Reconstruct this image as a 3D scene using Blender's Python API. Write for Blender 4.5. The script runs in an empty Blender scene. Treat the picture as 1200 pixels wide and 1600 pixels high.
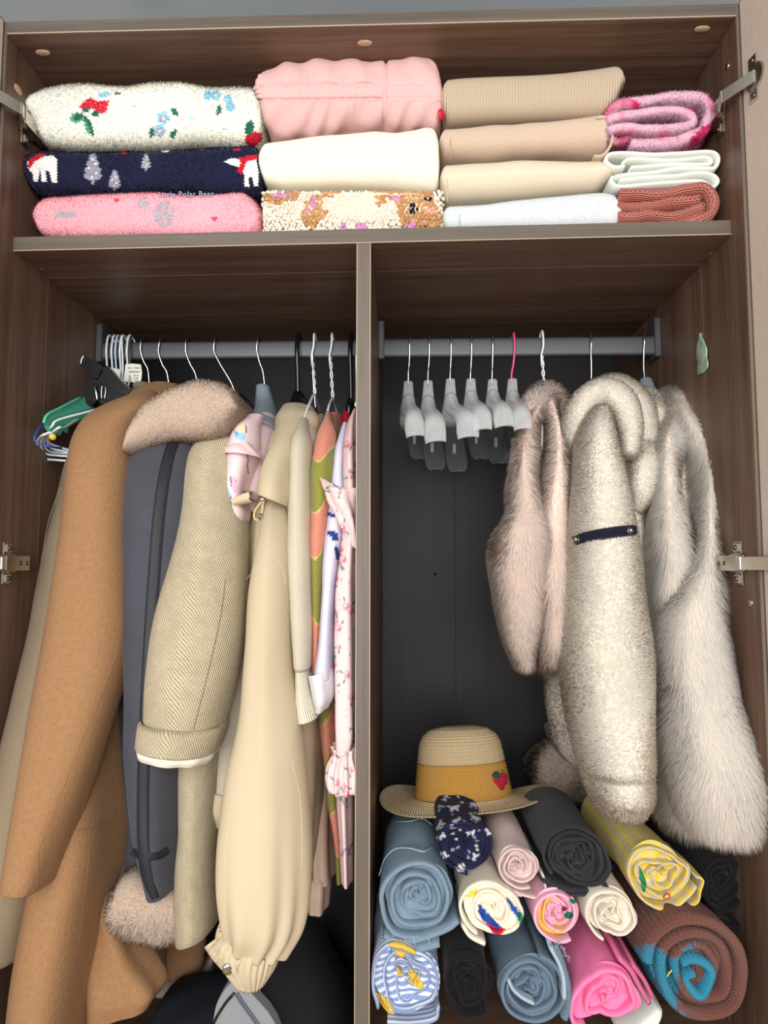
import bpy, math, random
import numpy as np
from mathutils import Vector, Matrix

# ------------------------------------------------------------------ camera, world, lights, exposure
sc = bpy.context.scene
H = 1.45                                    # camera height above the floor
K = 0.93 / 0.97
FPX = 1066.8
CAM = np.array([0.5841 * K, -0.93, H])
_p, _y = 0.078, -0.0309
_cp, _sp, _cy, _sy = math.cos(_p), math.sin(_p), math.cos(_y), math.sin(_y)
FW = np.array([_sy * _cp, _cy * _cp, _sp]); RT = np.array([_cy, -_sy, 0.0]); UP = np.cross(RT, FW)
cam = bpy.data.cameras.new('camera'); camo = bpy.data.objects.new('camera', cam)
sc.collection.objects.link(camo); sc.camera = camo
cam.sensor_fit = 'VERTICAL'; cam.sensor_height = 36; cam.sensor_width = 27; cam.lens = 36 * FPX / 1600
cam.clip_start = 0.02
camo.matrix_world = Matrix(((RT[0], UP[0], -FW[0], CAM[0]), (RT[1], UP[1], -FW[1], CAM[1]), (RT[2], UP[2], -FW[2], CAM[2]), (0, 0, 0, 1)))

world = bpy.data.worlds.new('room_light'); sc.world = world; world.use_nodes = True
world.node_tree.nodes['Background'].inputs[0].default_value = (0.96, 0.98, 1.0, 1)
world.node_tree.nodes['Background'].inputs[1].default_value = 0.29

def area(name, loc, target, sx, sy, power, color):
    l = bpy.data.lights.new(name, 'AREA'); l.shape = 'RECTANGLE'; l.size = sx; l.size_y = sy; l.energy = power; l.color = color
    o = bpy.data.objects.new(name, l); sc.collection.objects.link(o); o.location = loc
    o.rotation_euler = (Vector(target) - Vector(loc)).to_track_quat('-Z', 'Y').to_euler()
    return o
area('window_daylight', (0.40, -2.3, 1.68), (0.5, 0.1, 1.2), 2.2, 1.5, 68, (1.0, 0.975, 0.94))
sc.view_settings.view_transform = 'Standard'; sc.view_settings.look = 'None'
sc.view_settings.gamma = 1; sc.view_settings.use_curve_mapping = False
sc.view_settings.exposure = 0.45
sc.cycles.max_bounces = 8; sc.cycles.transparent_max_bounces = 12

# ------------------------------------------------------------------ geometry helpers
def P(px, py, y):
    "the point of the photograph at (px, py) on the vertical plane at depth y"
    d = FW + RT * ((px - 600) / FPX) - UP * ((py - 800) / FPX)
    return CAM + d * ((y - CAM[1]) / d[1])
def proj(V):
    d = np.asarray(V) - CAM; z = d @ FW
    return 600 + FPX * (d @ RT) / z, 800 - FPX * (d @ UP) / z
def pxm(y): return (y - CAM[1]) / FPX          # metres per pixel at depth y

def srgb(r, g=None, b=None):
    if g is None: r, g, b = r
    f = lambda c: (c / 255 / 12.92) if c / 255 <= 0.04045 else ((c / 255 + 0.055) / 1.055) ** 2.4
    return (f(r), f(g), f(b))

class Noise:
    "cheap smooth 3-D noise: a sum of randomly turned sine waves"
    def __init__(s, seed, freq=10, octs=3, n=7):
        r = np.random.RandomState(seed); s.t = []
        for o in range(octs):
            for i in range(n):
                d = r.normal(size=3); d /= np.linalg.norm(d)
                s.t.append((d * freq * 2 ** o * r.uniform(.6, 1.4), r.uniform(0, 6.28), 0.5 ** o / n ** .5))
    def __call__(s, V):
        V = np.asarray(V); o = 0
        for d, ph, a in s.t: o = o + a * np.sin(V @ d + ph)
        return o

def catmull(X, m):
    "rows interpolated m steps per span"
    X = np.asarray(X, float); n = len(X)
    if n == 2: return np.linspace(X[0], X[1], m + 1)
    E = np.vstack([2 * X[0] - X[1], X, 2 * X[-1] - X[-2]]); out = []
    for i in range(n - 1):
        a, b, c, d = E[i:i + 4]
        for t in np.arange(m) / m:
            out.append(.5 * (2 * b + (c - a) * t + (2 * a - 5 * b + 4 * c - d) * t * t + (3 * b - a - 3 * c + d) * t ** 3))
    out.append(X[-1]); return np.array(out)

def worg(o):
    "where an object's origin stands in the room (nothing here is turned or scaled)"
    w = np.zeros(3)
    while o is not None: w = w + np.array(o.location); o = o.parent
    return w
def outward(V, F):
    V = np.asarray(V); Q = F if isinstance(F, np.ndarray) else np.array([f for f in F if len(f) == 4])
    a, b, c, d = (V[Q[:, i]] for i in range(4)); vol = (a * np.cross(b, c)).sum() + (a * np.cross(c, d)).sum()
    if vol >= 0: return F
    return F[:, ::-1].copy() if isinstance(F, np.ndarray) else [f[::-1] for f in F]
def mesh(name, V, F, m=None, parent=None, uv=None, col=None, smooth=True, nor=None, orient=False):
    "link ONE mesh object; V world coordinates, F faces (array of quads/tris or list), uv per vertex"
    if orient: F = outward(V, F)
    me = bpy.data.meshes.new(name); V = np.asarray(V, float)
    org = worg(parent)
    if isinstance(F, np.ndarray):
        k = F.shape[1]; nf = len(F)
        me.vertices.add(len(V)); me.vertices.foreach_set('co', (V - org).astype(np.float32).ravel())
        me.loops.add(nf * k); me.loops.foreach_set('vertex_index', F.astype(np.int32).ravel())
        me.polygons.add(nf); me.polygons.foreach_set('loop_start', np.arange(nf, dtype=np.int32) * k)
        me.update(calc_edges=True); me.validate()
    else:
        me.from_pydata([tuple(v) for v in (V - org)], [], [tuple(f) for f in F]); me.update()
    if smooth: me.polygons.foreach_set('use_smooth', np.ones(len(me.polygons), bool))
    if uv is not None:
        li = np.empty(len(me.loops), np.int32); me.loops.foreach_get('vertex_index', li)
        u = me.uv_layers.new(name='UVMap'); u.data.foreach_set('uv', np.asarray(uv, np.float32)[li].ravel())
    if col is not None:
        c = me.color_attributes.new('Col', 'FLOAT_COLOR', 'POINT')
        c.data.foreach_set('color', np.hstack([col, np.ones((len(col), 1))]).astype(np.float32).ravel())
    if nor is not None: me.normals_split_custom_set_from_vertices(nor.tolist())
    if m is not None: me.materials.append(getattr(m, 'm', m))
    o = bpy.data.objects.new(name, me); sc.collection.objects.link(o)
    if parent is not None: o.parent = parent
    return o

def tag(o, label=None, cat=None, group=None, kind=None):
    if label: o['label'] = label
    if cat: o['category'] = cat
    if group: o['group'] = group
    if kind: o['kind'] = kind
    return o
def thing(name, label, cat, loc, group=None):
    o = bpy.data.objects.new(name, None); sc.collection.objects.link(o); o.empty_display_size = .05
    o.location = tuple(loc); tag(o, label, cat, group); return o

def gridF(nr, nc, wrap=False, off=0):
    i = np.arange(nr - 1)[:, None]; j = np.arange(nc if wrap else nc - 1)[None, :]
    j2 = (j + 1) % nc
    return np.stack([i * nc + j + 0 * i, i * nc + j2, (i + 1) * nc + j2, (i + 1) * nc + j + 0 * i], -1).reshape(-1, 4) + off

def boxg(x0, x1, y0, y1, z0, z1, bev=0.0):
    "bevelled box -> V, F"
    if bev <= 0: bev = 1e-5
    V = []; F = []
    n = 0
    for k, (dx, dz) in enumerate([(0, bev), (bev, 0)]): pass
    xs = (x0, x1); ys = (y0, y1); zs = (z0, z1)
    def idx(a, b, c, ax): return ((a * 2 + b) * 2 + c) * 3 + ax
    for a in (0, 1):
        for b in (0, 1):
            for c in (0, 1):
                p = (xs[a], ys[b], zs[c]); s = (1 - 2 * a, 1 - 2 * b, 1 - 2 * c)
                for ax in range(3):
                    V.append([p[i] + (0 if i == ax else s[i] * bev) for i in range(3)])
    q = lambda *f: F.append(list(f))
    for a in (0, 1): q(idx(a, 0, 0, 0), idx(a, 1, 0, 0), idx(a, 1, 1, 0), idx(a, 0, 1, 0))
    for b in (0, 1): q(idx(0, b, 0, 1), idx(1, b, 0, 1), idx(1, b, 1, 1), idx(0, b, 1, 1))
    for c in (0, 1): q(idx(0, 0, c, 2), idx(1, 0, c, 2), idx(1, 1, c, 2), idx(0, 1, c, 2))
    for b in (0, 1):
        for c in (0, 1): q(idx(0, b, c, 1), idx(1, b, c, 1), idx(1, b, c, 2), idx(0, b, c, 2))
    for a in (0, 1):
        for c in (0, 1): q(idx(a, 0, c, 0), idx(a, 1, c, 0), idx(a, 1, c, 2), idx(a, 0, c, 2))
    for a in (0, 1):
        for b in (0, 1): q(idx(a, b, 0, 0), idx(a, b, 1, 0), idx(a, b, 1, 1), idx(a, b, 0, 1))
    for a in (0, 1):
        for b in (0, 1):
            for c in (0, 1): F.append([idx(a, b, c, 0), idx(a, b, c, 1), idx(a, b, c, 2)])
    return np.array(V), F
def fixn(o):
    import bmesh
    bm = bmesh.new(); bm.from_mesh(o.data); bmesh.ops.recalc_face_normals(bm, faces=bm.faces); bm.to_mesh(o.data); bm.free(); return o
def box(name, x0, x1, y0, y1, z0, z1, m, parent=None, bev=0.001, M=None):
    V, F = boxg(x0, x1, y0, y1, z0, z1, bev)
    if M is not None: V = np.array([M @ Vector(v) for v in V])
    return fixn(mesh(name, V, F, m, parent, smooth=False))

def frames(pts):
    T = np.gradient(pts, axis=0); T /= np.linalg.norm(T, axis=1)[:, None] + 1e-12
    n = np.cross(T[0], [0.31, 0.2, 0.93]); n /= np.linalg.norm(n); N = []
    for t in T:
        n = n - t * (n @ t); n /= np.linalg.norm(n); N.append(n)
    N = np.array(N); return T, N, np.cross(T, N)
def tubeg(pts, r, seg=8, m=4, raw=False):
    pts = np.asarray(pts, float) if raw else catmull(pts, m)
    r = np.broadcast_to(np.asarray(r, float), (len(pts),)) if np.ndim(r) == 0 or len(r) == len(pts) else np.interp(np.linspace(0, 1, len(pts)), np.linspace(0, 1, len(r)), r)
    T, N, B = frames(pts); a = np.arange(seg) * 2 * math.pi / seg
    V = pts[:, None] + r[:, None, None] * (N[:, None] * np.cos(a)[None, :, None] + B[:, None] * np.sin(a)[None, :, None])
    nr = len(pts); V = V.reshape(-1, 3); F = gridF(nr, seg, True).tolist()
    F += [list(range(seg))[::-1], list(range((nr - 1) * seg, nr * seg))]
    return V, F
def tube(name, pts, r, m, parent=None, seg=8, sub=4, raw=False):
    V, F = tubeg(pts, r, seg, sub, raw); return mesh(name, V, F, m, parent)
def join(parts):
    V = []; F = []; n = 0
    for v, f in parts:
        V.append(np.asarray(v)); F += [[i + n for i in q] for q in (f.tolist() if isinstance(f, np.ndarray) else f)]; n += len(v)
    return np.vstack(V), F
def discg(c, axis, r, h, seg=16, dome=0.3):
    "a low domed round boss at c pointing along axis"
    axis = np.array(axis, float); axis /= np.linalg.norm(axis); n = np.cross(axis, [.3, .5, .81]); n /= np.linalg.norm(n); b = np.cross(axis, n)
    V = []; a = np.arange(seg) * 2 * math.pi / seg
    pr = [(1, 0), (1, h * .7), (.9, h), (.5, h * (1 + dome)), (0.02, h * (1 + dome * 1.2))]
    for k, z in pr:
        for t in a: V.append(np.array(c) + axis * z + (n * math.cos(t) + b * math.sin(t)) * r * k)
    return np.array(V), gridF(len(pr), seg, True).tolist()

# ------------------------------------------------------------------ materials (all node based)
class NT:
    def __init__(s, name):
        s.m = bpy.data.materials.new(name); s.m.use_nodes = True; s.t = s.m.node_tree; s.n = s.t.nodes; s.b = s.n['Principled BSDF']
    def new(s, typ, **kw):
        n = s.n.new(typ)
        for k, v in kw.items():
            if k.startswith('i_'):
                k = k[2:]; k = int(k) if k.isdigit() else k.replace('_', ' ')
                s.set(n.inputs[k], v)
            else: setattr(n, k, v)
        return n
    def set(s, inp, v):
        if isinstance(v, bpy.types.NodeSocket): s.t.links.new(v, inp)
        else:
            if inp.type == 'RGBA' and hasattr(v, '__len__') and len(v) == 3: v = (*v, 1)
            inp.default_value = v
    def M(s, op, a, b=0.0, c=0.0):
        n = s.n.new('ShaderNodeMath'); n.operation = op; s.set(n.inputs[0], a); s.set(n.inputs[1], b); s.set(n.inputs[2], c); return n.outputs[0]
    def mix(s, f, a, b, typ='MIX'):
        n = s.n.new('ShaderNodeMix'); n.data_type = 'RGBA'; n.blend_type = typ; s.set(n.inputs[0], f); s.set(n.inputs[6], a); s.set(n.inputs[7], b); return n.outputs[2]
    def noise(s, vec, scale, detail=2, rough=.5, dist=0):
        n = s.new('ShaderNodeTexNoise', i_Scale=scale, i_Detail=detail, i_Roughness=rough, i_Distortion=dist)
        if vec is not None: s.set(n.inputs['Vector'], vec)
        return n.outputs['Fac']
    def ramp(s, f, pts):
        n = s.n.new('ShaderNodeValToRGB'); s.set(n.inputs[0], f); e = n.color_ramp.elements
        while len(e) < len(pts): e.new(.5)
        for el, (p, c) in zip(e, pts): el.position = p; el.color = (*c, 1) if len(c) == 3 else c
        return n.outputs[0]
    def scale(s, vec, sx, sy, sz, rot=(0, 0, 0)):
        n = s.new('ShaderNodeMapping'); s.set(n.inputs[0], vec); n.inputs['Scale'].default_value = (sx, sy, sz); n.inputs['Rotation'].default_value = rot; return n.outputs[0]
    def obj(s): return s.new('ShaderNodeTexCoord').outputs['Object']
    def uv(s): return s.new('ShaderNodeTexCoord').outputs['UV']
    def bump(s, h, dist, strength=1.0):
        n = s.new('ShaderNodeBump', i_Distance=dist, i_Strength=strength, i_Height=h); s.set(s.b.inputs['Normal'], n.outputs[0])
    def P(s, **kw):
        for k, v in kw.items(): s.set(s.b.inputs[k.replace('_', ' ')], v)

def wood(name, grain, c1, c2, c3, rough=.42):
    "grain: axis index along which the figure runs"
    w = NT(name); sc_ = [55, 55, 55]; sc_[grain] = 1.6
    v = w.obj(); a = w.noise(w.scale(v, *sc_), 1, 5, .6, .3)
    s2 = [7, 7, 7]; s2[grain] = .5; b = w.noise(w.scale(v, *s2), 1, 3, .55, .8)
    s3 = [300, 300, 300]; s3[grain] = 9; c = w.noise(w.scale(v, *s3), 1, 2, .6)
    f = w.M('ADD', w.M('MULTIPLY', a, .45), w.M('ADD', w.M('MULTIPLY', b, .4), w.M('MULTIPLY', c, .25)))
    w.P(Base_Color=w.ramp(f, [(.36, c1), (.54, c2), (.72, c3)]), Roughness=rough, Specular_IOR_Level=.35)
    w.bump(c, .0004, .35); return w.m
def plainm(name, color, rough=.5, metal=0, **kw):
    w = NT(name); n = w.noise(w.obj(), 60, 3)
    w.P(Base_Color=w.mix(w.M('MULTIPLY', n, .15), color, tuple(c * .7 for c in color)), Roughness=rough, Metallic=metal, **kw); return w.m

def fab(name, color=(.8, .8, .8), weave='plain', s=0.0012, depth=.0003, vary=.10, rough=.92, sheen=.05, attr=False, alt=None, fuzz=0, strength=.8, uvrot=0, spec=.15, pat=None, mottle=0):
    """cloth: weave 'plain','twill','rib','knit','seed','boucle','none'; s = thread pitch in metres on the UV"""
    w = NT(name); uv = w.uv()
    if uvrot: uv = w.scale(uv, 1, 1, 1, (0, 0, uvrot))
    sp = w.new('ShaderNodeSeparateXYZ', i_0=uv); u, v = sp.outputs[0], sp.outputs[1]
    base = w.new('ShaderNodeAttribute', attribute_name='Col').outputs[0] if attr else color
    h = None
    tau = 2 * math.pi
    if pat is not None: base = pat(w, u, v)
    if weave == 'plain':
        h = w.M('ADD', w.M('SINE', w.M('MULTIPLY', u, tau / s)), w.M('SINE', w.M('MULTIPLY', v, tau / s)))
    elif weave == 'twill':
        wob = w.M('MULTIPLY', w.noise(uv, 25, 2), s * 1.5)
        h = w.M('SINE', w.M('MULTIPLY', w.M('ADD', w.M('ADD', u, wob), v), tau / s))
        h = w.M('ADD', h, w.M('MULTIPLY', w.noise(w.scale(uv, 1, 1, 1), 1 / s * 1.3, 1), 1.2))
    elif weave == 'rib':
        h = w.M('SINE', w.M('MULTIPLY', u, tau / s))
    elif weave == 'knit':        # columns of V stitches
        c = w.M('ABSOLUTE', w.M('SUBTRACT', w.M('FRACT', w.M('DIVIDE', u, s)), .5))
        ph = w.M('ADD', w.M('DIVIDE', v, s * .8), w.M('MULTIPLY', c, 1.5))
        h = w.M('MULTIPLY', w.M('SINE', w.M('MULTIPLY', ph, tau)), .45)
        h = w.M('ADD', h, w.M('MULTIPLY', w.M('SUBTRACT', 0.25, w.M('ABSOLUTE', w.M('SUBTRACT', c, .25))), 6))
    elif weave == 'seed':
        r = w.M('FLOOR', w.M('DIVIDE', v, s)); uu = w.M('ADD', w.M('DIVIDE', u, s * 1.6), w.M('MULTIPLY', r, .5))
        h = w.M('ADD', w.M('SINE', w.M('MULTIPLY', uu, tau)), w.M('SINE', w.M('MULTIPLY', w.M('DIVIDE', v, s), tau)))
    elif weave == 'boucle':
        vo = w.new('ShaderNodeTexVoronoi', i_Scale=1 / s, feature='SMOOTH_F1'); w.set(vo.inputs['Vector'], uv); w.set(vo.inputs['Smoothness'], .5)
        h = w.M('MULTIPLY', vo.outputs['Distance'], -2.0)
    big = w.noise(w.obj(), 9, 3, .6)
    col = w.mix(w.M('MULTIPLY', big, vary * 2), base, w.mix(1.0, base, (.62, .60, .58, 1), 'MULTIPLY'))
    if mottle:
        mt = w.noise(uv, mottle, 4, .65); col = w.mix(w.M('MULTIPLY', w.M('SMOOTH_MIN', w.M('SUBTRACT', mt, .35), 0.4, .1), 1.4), col, w.mix(1.0, col, (.66, .64, .62, 1), 'MULTIPLY'))
    if h is not None:
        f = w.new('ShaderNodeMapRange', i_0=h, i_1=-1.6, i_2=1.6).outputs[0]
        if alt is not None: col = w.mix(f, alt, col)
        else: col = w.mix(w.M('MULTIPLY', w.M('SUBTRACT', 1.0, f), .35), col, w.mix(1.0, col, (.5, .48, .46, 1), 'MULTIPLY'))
    if fuzz:
        fz = w.noise(w.scale(w.obj(), 1, 1, .35), fuzz, 3, .7)
        col = w.mix(w.M('MULTIPLY', w.M('SUBTRACT', 1, fz), .35), col, w.mix(1.0, col, (.6, .57, .54, 1), 'MULTIPLY'))
        h = w.M('MULTIPLY', fz, 2.2) if h is None else w.M('ADD', h, w.M('MULTIPLY', fz, 2))
    if h is not None: w.bump(h, depth, strength)
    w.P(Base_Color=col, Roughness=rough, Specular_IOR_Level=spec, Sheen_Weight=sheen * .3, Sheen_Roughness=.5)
    return w.m

# ------------------------------------------------------------------ cloth builders
def ringpts(n, e, closed=True):
    t = np.arange(n) * 2 * math.pi / n
    c, s = np.cos(t), np.sin(t); e = 2.0 / e
    return np.sign(c) * np.abs(c) ** e, np.sign(s) * np.abs(s) ** e, t

def loft(name, rows, m, parent=None, seg=56, sub=8, e=2.3, folds=(), wr=0.0, wf=25, seed=0, hem=.03, top='close', paint=None, horiz=False, ends='close', post=None, depth_noise=0):
    """a hanging tube of cloth. rows: (xl, yl, xr, yr, y, depth): the left and right outline in the photograph, the depth plane they
    lie on and how deep the tube is. folds: (count, amplitude m, phase, drift) vertical pleats; wr: wrinkle amplitude"""
    R = []
    for r in rows:
        yf = r[4] - .3 * r[5]
        a, b = P(r[0], r[1], yf), P(r[2], r[3], yf); a[1] = b[1] = r[4]; R.append([*a, *b, r[5]])
    R = catmull(np.array(R), sub); nr = len(R)
    cx, sx, th = ringpts(seg, e)
    A = (R[:, 3:6] - R[:, 0:3]) / 2; C = (R[:, 3:6] + R[:, 0:3]) / 2
    B = np.zeros_like(A); B[:, 1] = -R[:, 6] / 2                    # sin>0 is the front
    V = C[:, None] + A[:, None] * cx[None, :, None] + B[:, None] * sx[None, :, None]
    s = np.concatenate([[0], np.cumsum(np.linalg.norm(np.diff(C, axis=0), axis=1))])
    la = np.linalg.norm(A, axis=1); lb = np.abs(B[:, 1])
    # outward direction
    N = A[:, None] / (la[:, None, None] + 1e-9) * (np.cos(th)[None, :, None]) + np.array([0, -1., 0]) * np.sin(th)[None, :, None]
    D = np.zeros((nr, seg)); sn = s / (s[-1] + 1e-9)
    for f in folds:
        k, amp, ph, dr = f[:4]; g0, g1 = (f[4], f[5]) if len(f) > 4 else (1, 1)
        env = g0 + (g1 - g0) * sn ** (f[6] if len(f) > 6 else 1)
        D += (amp * env)[:, None] * np.sin(k * th[None] + ph + dr * sn[:, None] * 6.28)
    if wr: D += wr * Noise(seed + 5, wf, 3)(V)
    if hem and wr: D += .0016 * Noise(seed + 55, 42, 2)(V * np.array([1, 1, .2])) - .0012 * np.abs(Noise(seed + 65, 26, 2)(V * np.array([1, 1, .45])))
    lim = np.minimum(1, np.minimum(la, lb) / .012)[:, None]
    V = V + N * (D * lim)[:, :, None]
    if post is not None: V = post(V, th, sn)
    per = 2 * math.pi * np.sqrt((la ** 2 + lb ** 2) / 2).mean()
    U = np.stack([np.broadcast_to(((th + math.pi / 2) % (2 * math.pi)) / (2 * math.pi) * per, (nr, seg)), np.broadcast_to(s[:, None], (nr, seg))], -1)
    Vs = [V]; Us = [U]
    if hem:                                                          # an open hem turned inwards
        v = V[-1]; c = v.mean(0); dn = C[-1] - C[-2]; dn /= np.linalg.norm(dn)
        for k, up in ((.97, -.0015), (.94, .0), (.92, hem * .4), (.86, hem), (.02, hem * 1.1)):
            q = c + (v - c) * k - dn * up; Vs.append(q[None]); u = U[-1].copy(); u[:, 1] += .01; Us.append(u[None])
    else:
        v = V[-1]; c = v.mean(0); dn = C[-1] - C[-2]; dn /= np.linalg.norm(dn); w = min(la[-1], lb[-1])
        for k, up in ((.92, .25), (.7, .55), (.4, .75), (.02, .85)):
            Vs.append((c + (v - c) * k + dn * up * w * .6)[None]); Us.append(U[-1][None])
    if top == 'close':
        v = V[0]; c = v.mean(0); dn = C[0] - C[1]; dn /= np.linalg.norm(dn) + 1e-9; w = min(la[0], lb[0]); pre = []; pu = []
        for k, up in ((.02, .85), (.4, .75), (.7, .55), (.92, .25)):
            pre.append((c + (v - c) * k + dn * up * w * .6)[None]); pu.append(U[0][None])
        Vs = pre + Vs; Us = pu + Us
    V = np.concatenate(Vs); U = np.concatenate(Us); n = len(V); V = V.reshape(-1, 3); U = U.reshape(-1, 2)
    col = paint(*proj(V), V) if paint else None
    return mesh(name, V, gridF(n, seg, True), m, parent, U, col, orient=True)

def frontring(seg, e, a, b, w):
    "angles round a superellipse, denser on the front side"
    t = np.linspace(0, 2 * math.pi, 6001); x = a * np.sign(np.cos(t)) * np.abs(np.cos(t)) ** (2 / e); y = b * np.sign(np.sin(t)) * np.abs(np.sin(t)) ** (2 / e)
    ds = np.hypot(np.diff(x), np.where(y[1:] > 0, np.diff(y) * .03 / b, np.diff(y))) * np.where(y[1:] > 0, w, 1); s = np.concatenate([[0], np.cumsum(ds)])
    return np.interp(np.linspace(0, s[-1], seg, endpoint=False), s, t)

def slab(name, top, bot, y0, dep, m, parent=None, n=90, seg=64, e=3.4, wr=.0015, wf=30, seed=0, paint=None, endr=.012, folds=(), post=None, fw=4, floor=None):
    """a folded piece lying on a shelf. top / bot: outlines in the photograph (x, y) of its front; y0 front depth; dep how far back"""
    top = np.array(top, float); bot = np.array(bot, float)
    x0, x1 = max(top[0, 0], bot[0, 0]), min(top[-1, 0], bot[-1, 0])
    def smooth(T, X):
        return np.interp(X, T[:, 0], T[:, 1])
    t = (1 - np.cos(np.linspace(0, math.pi, n))) / 2 * .35 + np.linspace(0, 1, n) * .65
    X = x0 + (x1 - x0) * t
    fine = np.linspace(x0, x1, 400); ker = np.hanning(31); ker /= ker.sum()
    def sm(T):
        v = np.interp(fine, T[:, 0], T[:, 1]); v = np.convolve(np.pad(v, 15, mode='reflect', reflect_type='odd'), ker, 'valid'); return np.interp(X, fine, v)
    yt, yb = sm(top), sm(bot); rr = endr / pxm(y0)
    dl = np.minimum(X - x0, x1 - X); k = np.clip(1 - dl / rr, 0, 1); sh = np.sqrt(np.clip(1 - k ** 2.6, 0.0, 1)) * .55 + .45; sh[0] = sh[-1] = .02
    rw = []
    for i in range(n):
        a, b = P(X[i], yt[i], y0 + .02), P(X[i], yb[i], y0 + .02); c = (a + b) / 2; h = (a - b)[2] / 2
        rw.append([*c, h, sh[i]])
    rw = np.array(rw); th = frontring(seg, e, rw[n // 2, 3], dep / 2, fw)
    cx, sx = np.sign(np.cos(th)) * np.abs(np.cos(th)) ** (2 / e), np.sign(np.sin(th)) * np.abs(np.sin(th)) ** (2 / e)
    Cc = rw[:, :3].copy(); Cc[:, 1] = y0 + dep / 2
    # set height so that the rounded front, as seen, fills the outline
    af = .032; dk = y0 + af - np.where(sx > 0, sx * af, sx * (dep - af)) - CAM[1]; ft = sx > .05
    for i in range(n):
        if yt[n // 2] > 900: break
        a, b = P(X[i], yt[i], y0 + .02), P(X[i], yb[i], y0 + .02); D0 = y0 + .02 - CAM[1]; T_, B_ = (a[2] - H) / D0, (b[2] - H) / D0; zc, hh = rw[i, 2] - H, rw[i, 3]
        up = b[2] > H; kb = np.argmin(np.where(ft, (zc + cx * hh) / dk, 9))
        for _ in range(5):
            e_ = (zc + cx * hh) / dk; kt = np.argmax(np.where(ft, e_, -9)); kb = np.argmin(np.where(ft, e_, 9))
            A_ = np.array([[1, cx[kt]], [1, cx[kb]]]); zc, hh = np.linalg.solve(A_, [T_ * dk[kt], B_ * dk[kb]])
        rw[i, 2], rw[i, 3] = zc + H, hh
    V = np.zeros((n, seg, 3)); V[:, :, 0] = rw[:, 0][:, None]
    inset = (1 - sh)[:, None] * .02
    V[:, :, 1] = y0 + af - np.where(sx > 0, sx * af, sx * (dep - af))[None] + inset * sx[None]
    V[:, :, 2] = rw[:, 2][:, None] + cx[None] * (rw[:, 3] * sh)[:, None]
    Nn = np.zeros_like(V); Nn[:, :, 1] = -np.sin(th)[None]; Nn[:, :, 2] = np.cos(th)[None]
    D = wr * Noise(seed + 3, wf, 3)(V)
    for f in folds:
        kk, amp, ph, dr = f; D = D + amp * np.sin(kk * (V[:, :, 0]) + ph + dr * th[None])
    V = V + Nn * (D * sh[:, None])[:, :, None]
    if post is not None: V = post(V, th, t)
    ln = np.concatenate([[0], np.cumsum(np.hypot(np.diff(cx), np.diff(sx) * 1))]) * .06
    U = np.stack([np.broadcast_to(V[:, :1, 0], (n, seg)), np.broadcast_to(th[None] * .045, (n, seg))], -1)
    V = V.reshape(-1, 3)
    if floor is not None: V[:, 2] = np.maximum(V[:, 2], floor + (V[:, 0] / W * .009 if floor > H else 0))
    col = paint(*proj(V), V) if paint else None
    F = gridF(n, seg, True).tolist(); F += [list(range(seg))[::-1], list(range((n - 1) * seg, n * seg))]
    return mesh(name, V, F, m, parent, U.reshape(-1, 2), col, orient=True)

def sheet(name, pts, th, y0, dep, m, parent=None, m_sub=6, yv=None, wr=.0012, wf=35, seed=0, paint=None, nb=9, closed=False, yslope=0, back=None, raw=False, rnd=4, bex=1.4):
    """a thick ribbon of cloth whose centre line is drawn in the photograph's plane at depth y0 and that runs back by dep.
    yv: per point forward/back offset of its front edge"""
    pts = np.array(pts, float); yv = np.zeros(len(pts)) if yv is None else np.asarray(yv, float)
    X = np.hstack([pts, yv[:, None]])
    X = X if raw else catmull(X, m_sub); n = len(X)
    W = np.array([P(x, y, y0) for x, y, _ in X]); T = np.gradient(W, axis=0); T[:, 1] = 0; T /= np.linalg.norm(T, axis=1)[:, None] + 1e-9
    Nn = np.stack([-T[:, 2], T[:, 1] * 0, T[:, 0]], 1)               # in the x-z plane
    s = np.concatenate([[0], np.cumsum(np.linalg.norm(np.diff(W, axis=0), axis=1))])
    h = (np.asarray(th) if np.ndim(th) else np.full(n, th)) / 2
    if len(h) != n: h = np.interp(np.linspace(0, 1, n), np.linspace(0, 1, len(h)), h)
    prof = []                                                       # (side, y) from back of + side to back of - side
    for k in range(nb): prof.append((1, dep * (1 - k / nb) ** bex + .0))
    for a in np.linspace(0, math.pi, rnd + 2)[1:-1]: prof.append((math.cos(a), -math.sin(a)))
    for k in range(nb): prof.append((-1, dep * ((k + 1) / nb) ** bex))
    q = len(prof); V = np.zeros((n, q, 3)); U = np.zeros((n, q, 2)); v = 0; pv = None
    for j, (sd, yy) in enumerate(prof):
        off = yy if yy >= 0 else yy * h.mean() * 1.1
        V[:, j] = W + Nn * (sd * h)[:, None]; V[:, j, 1] = y0 + X[:, 2] + off
        if pv is not None: v += abs(off - pv[0]) + abs(sd - pv[1]) * h.mean()
        pv = (off, sd); U[:, j, 0] = s; U[:, j, 1] = v
    d = Noise(seed + 9, wf, 3)(V) * wr
    V = V + Nn[:, None] * d[:, :, None]; V[:, :, 1] += (Noise(seed + 19, wf * 1.3, 2)(V) * wr * 1.2)
    V = V.reshape(-1, 3); col = paint(*proj(V), V) if paint else None
    F = gridF(n, q).tolist(); F += [list(range(q)), list(range((n - 1) * q, n * q))[::-1]]
    return fixn(mesh(name, V, F, m, parent, U.reshape(-1, 2), col))

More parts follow.
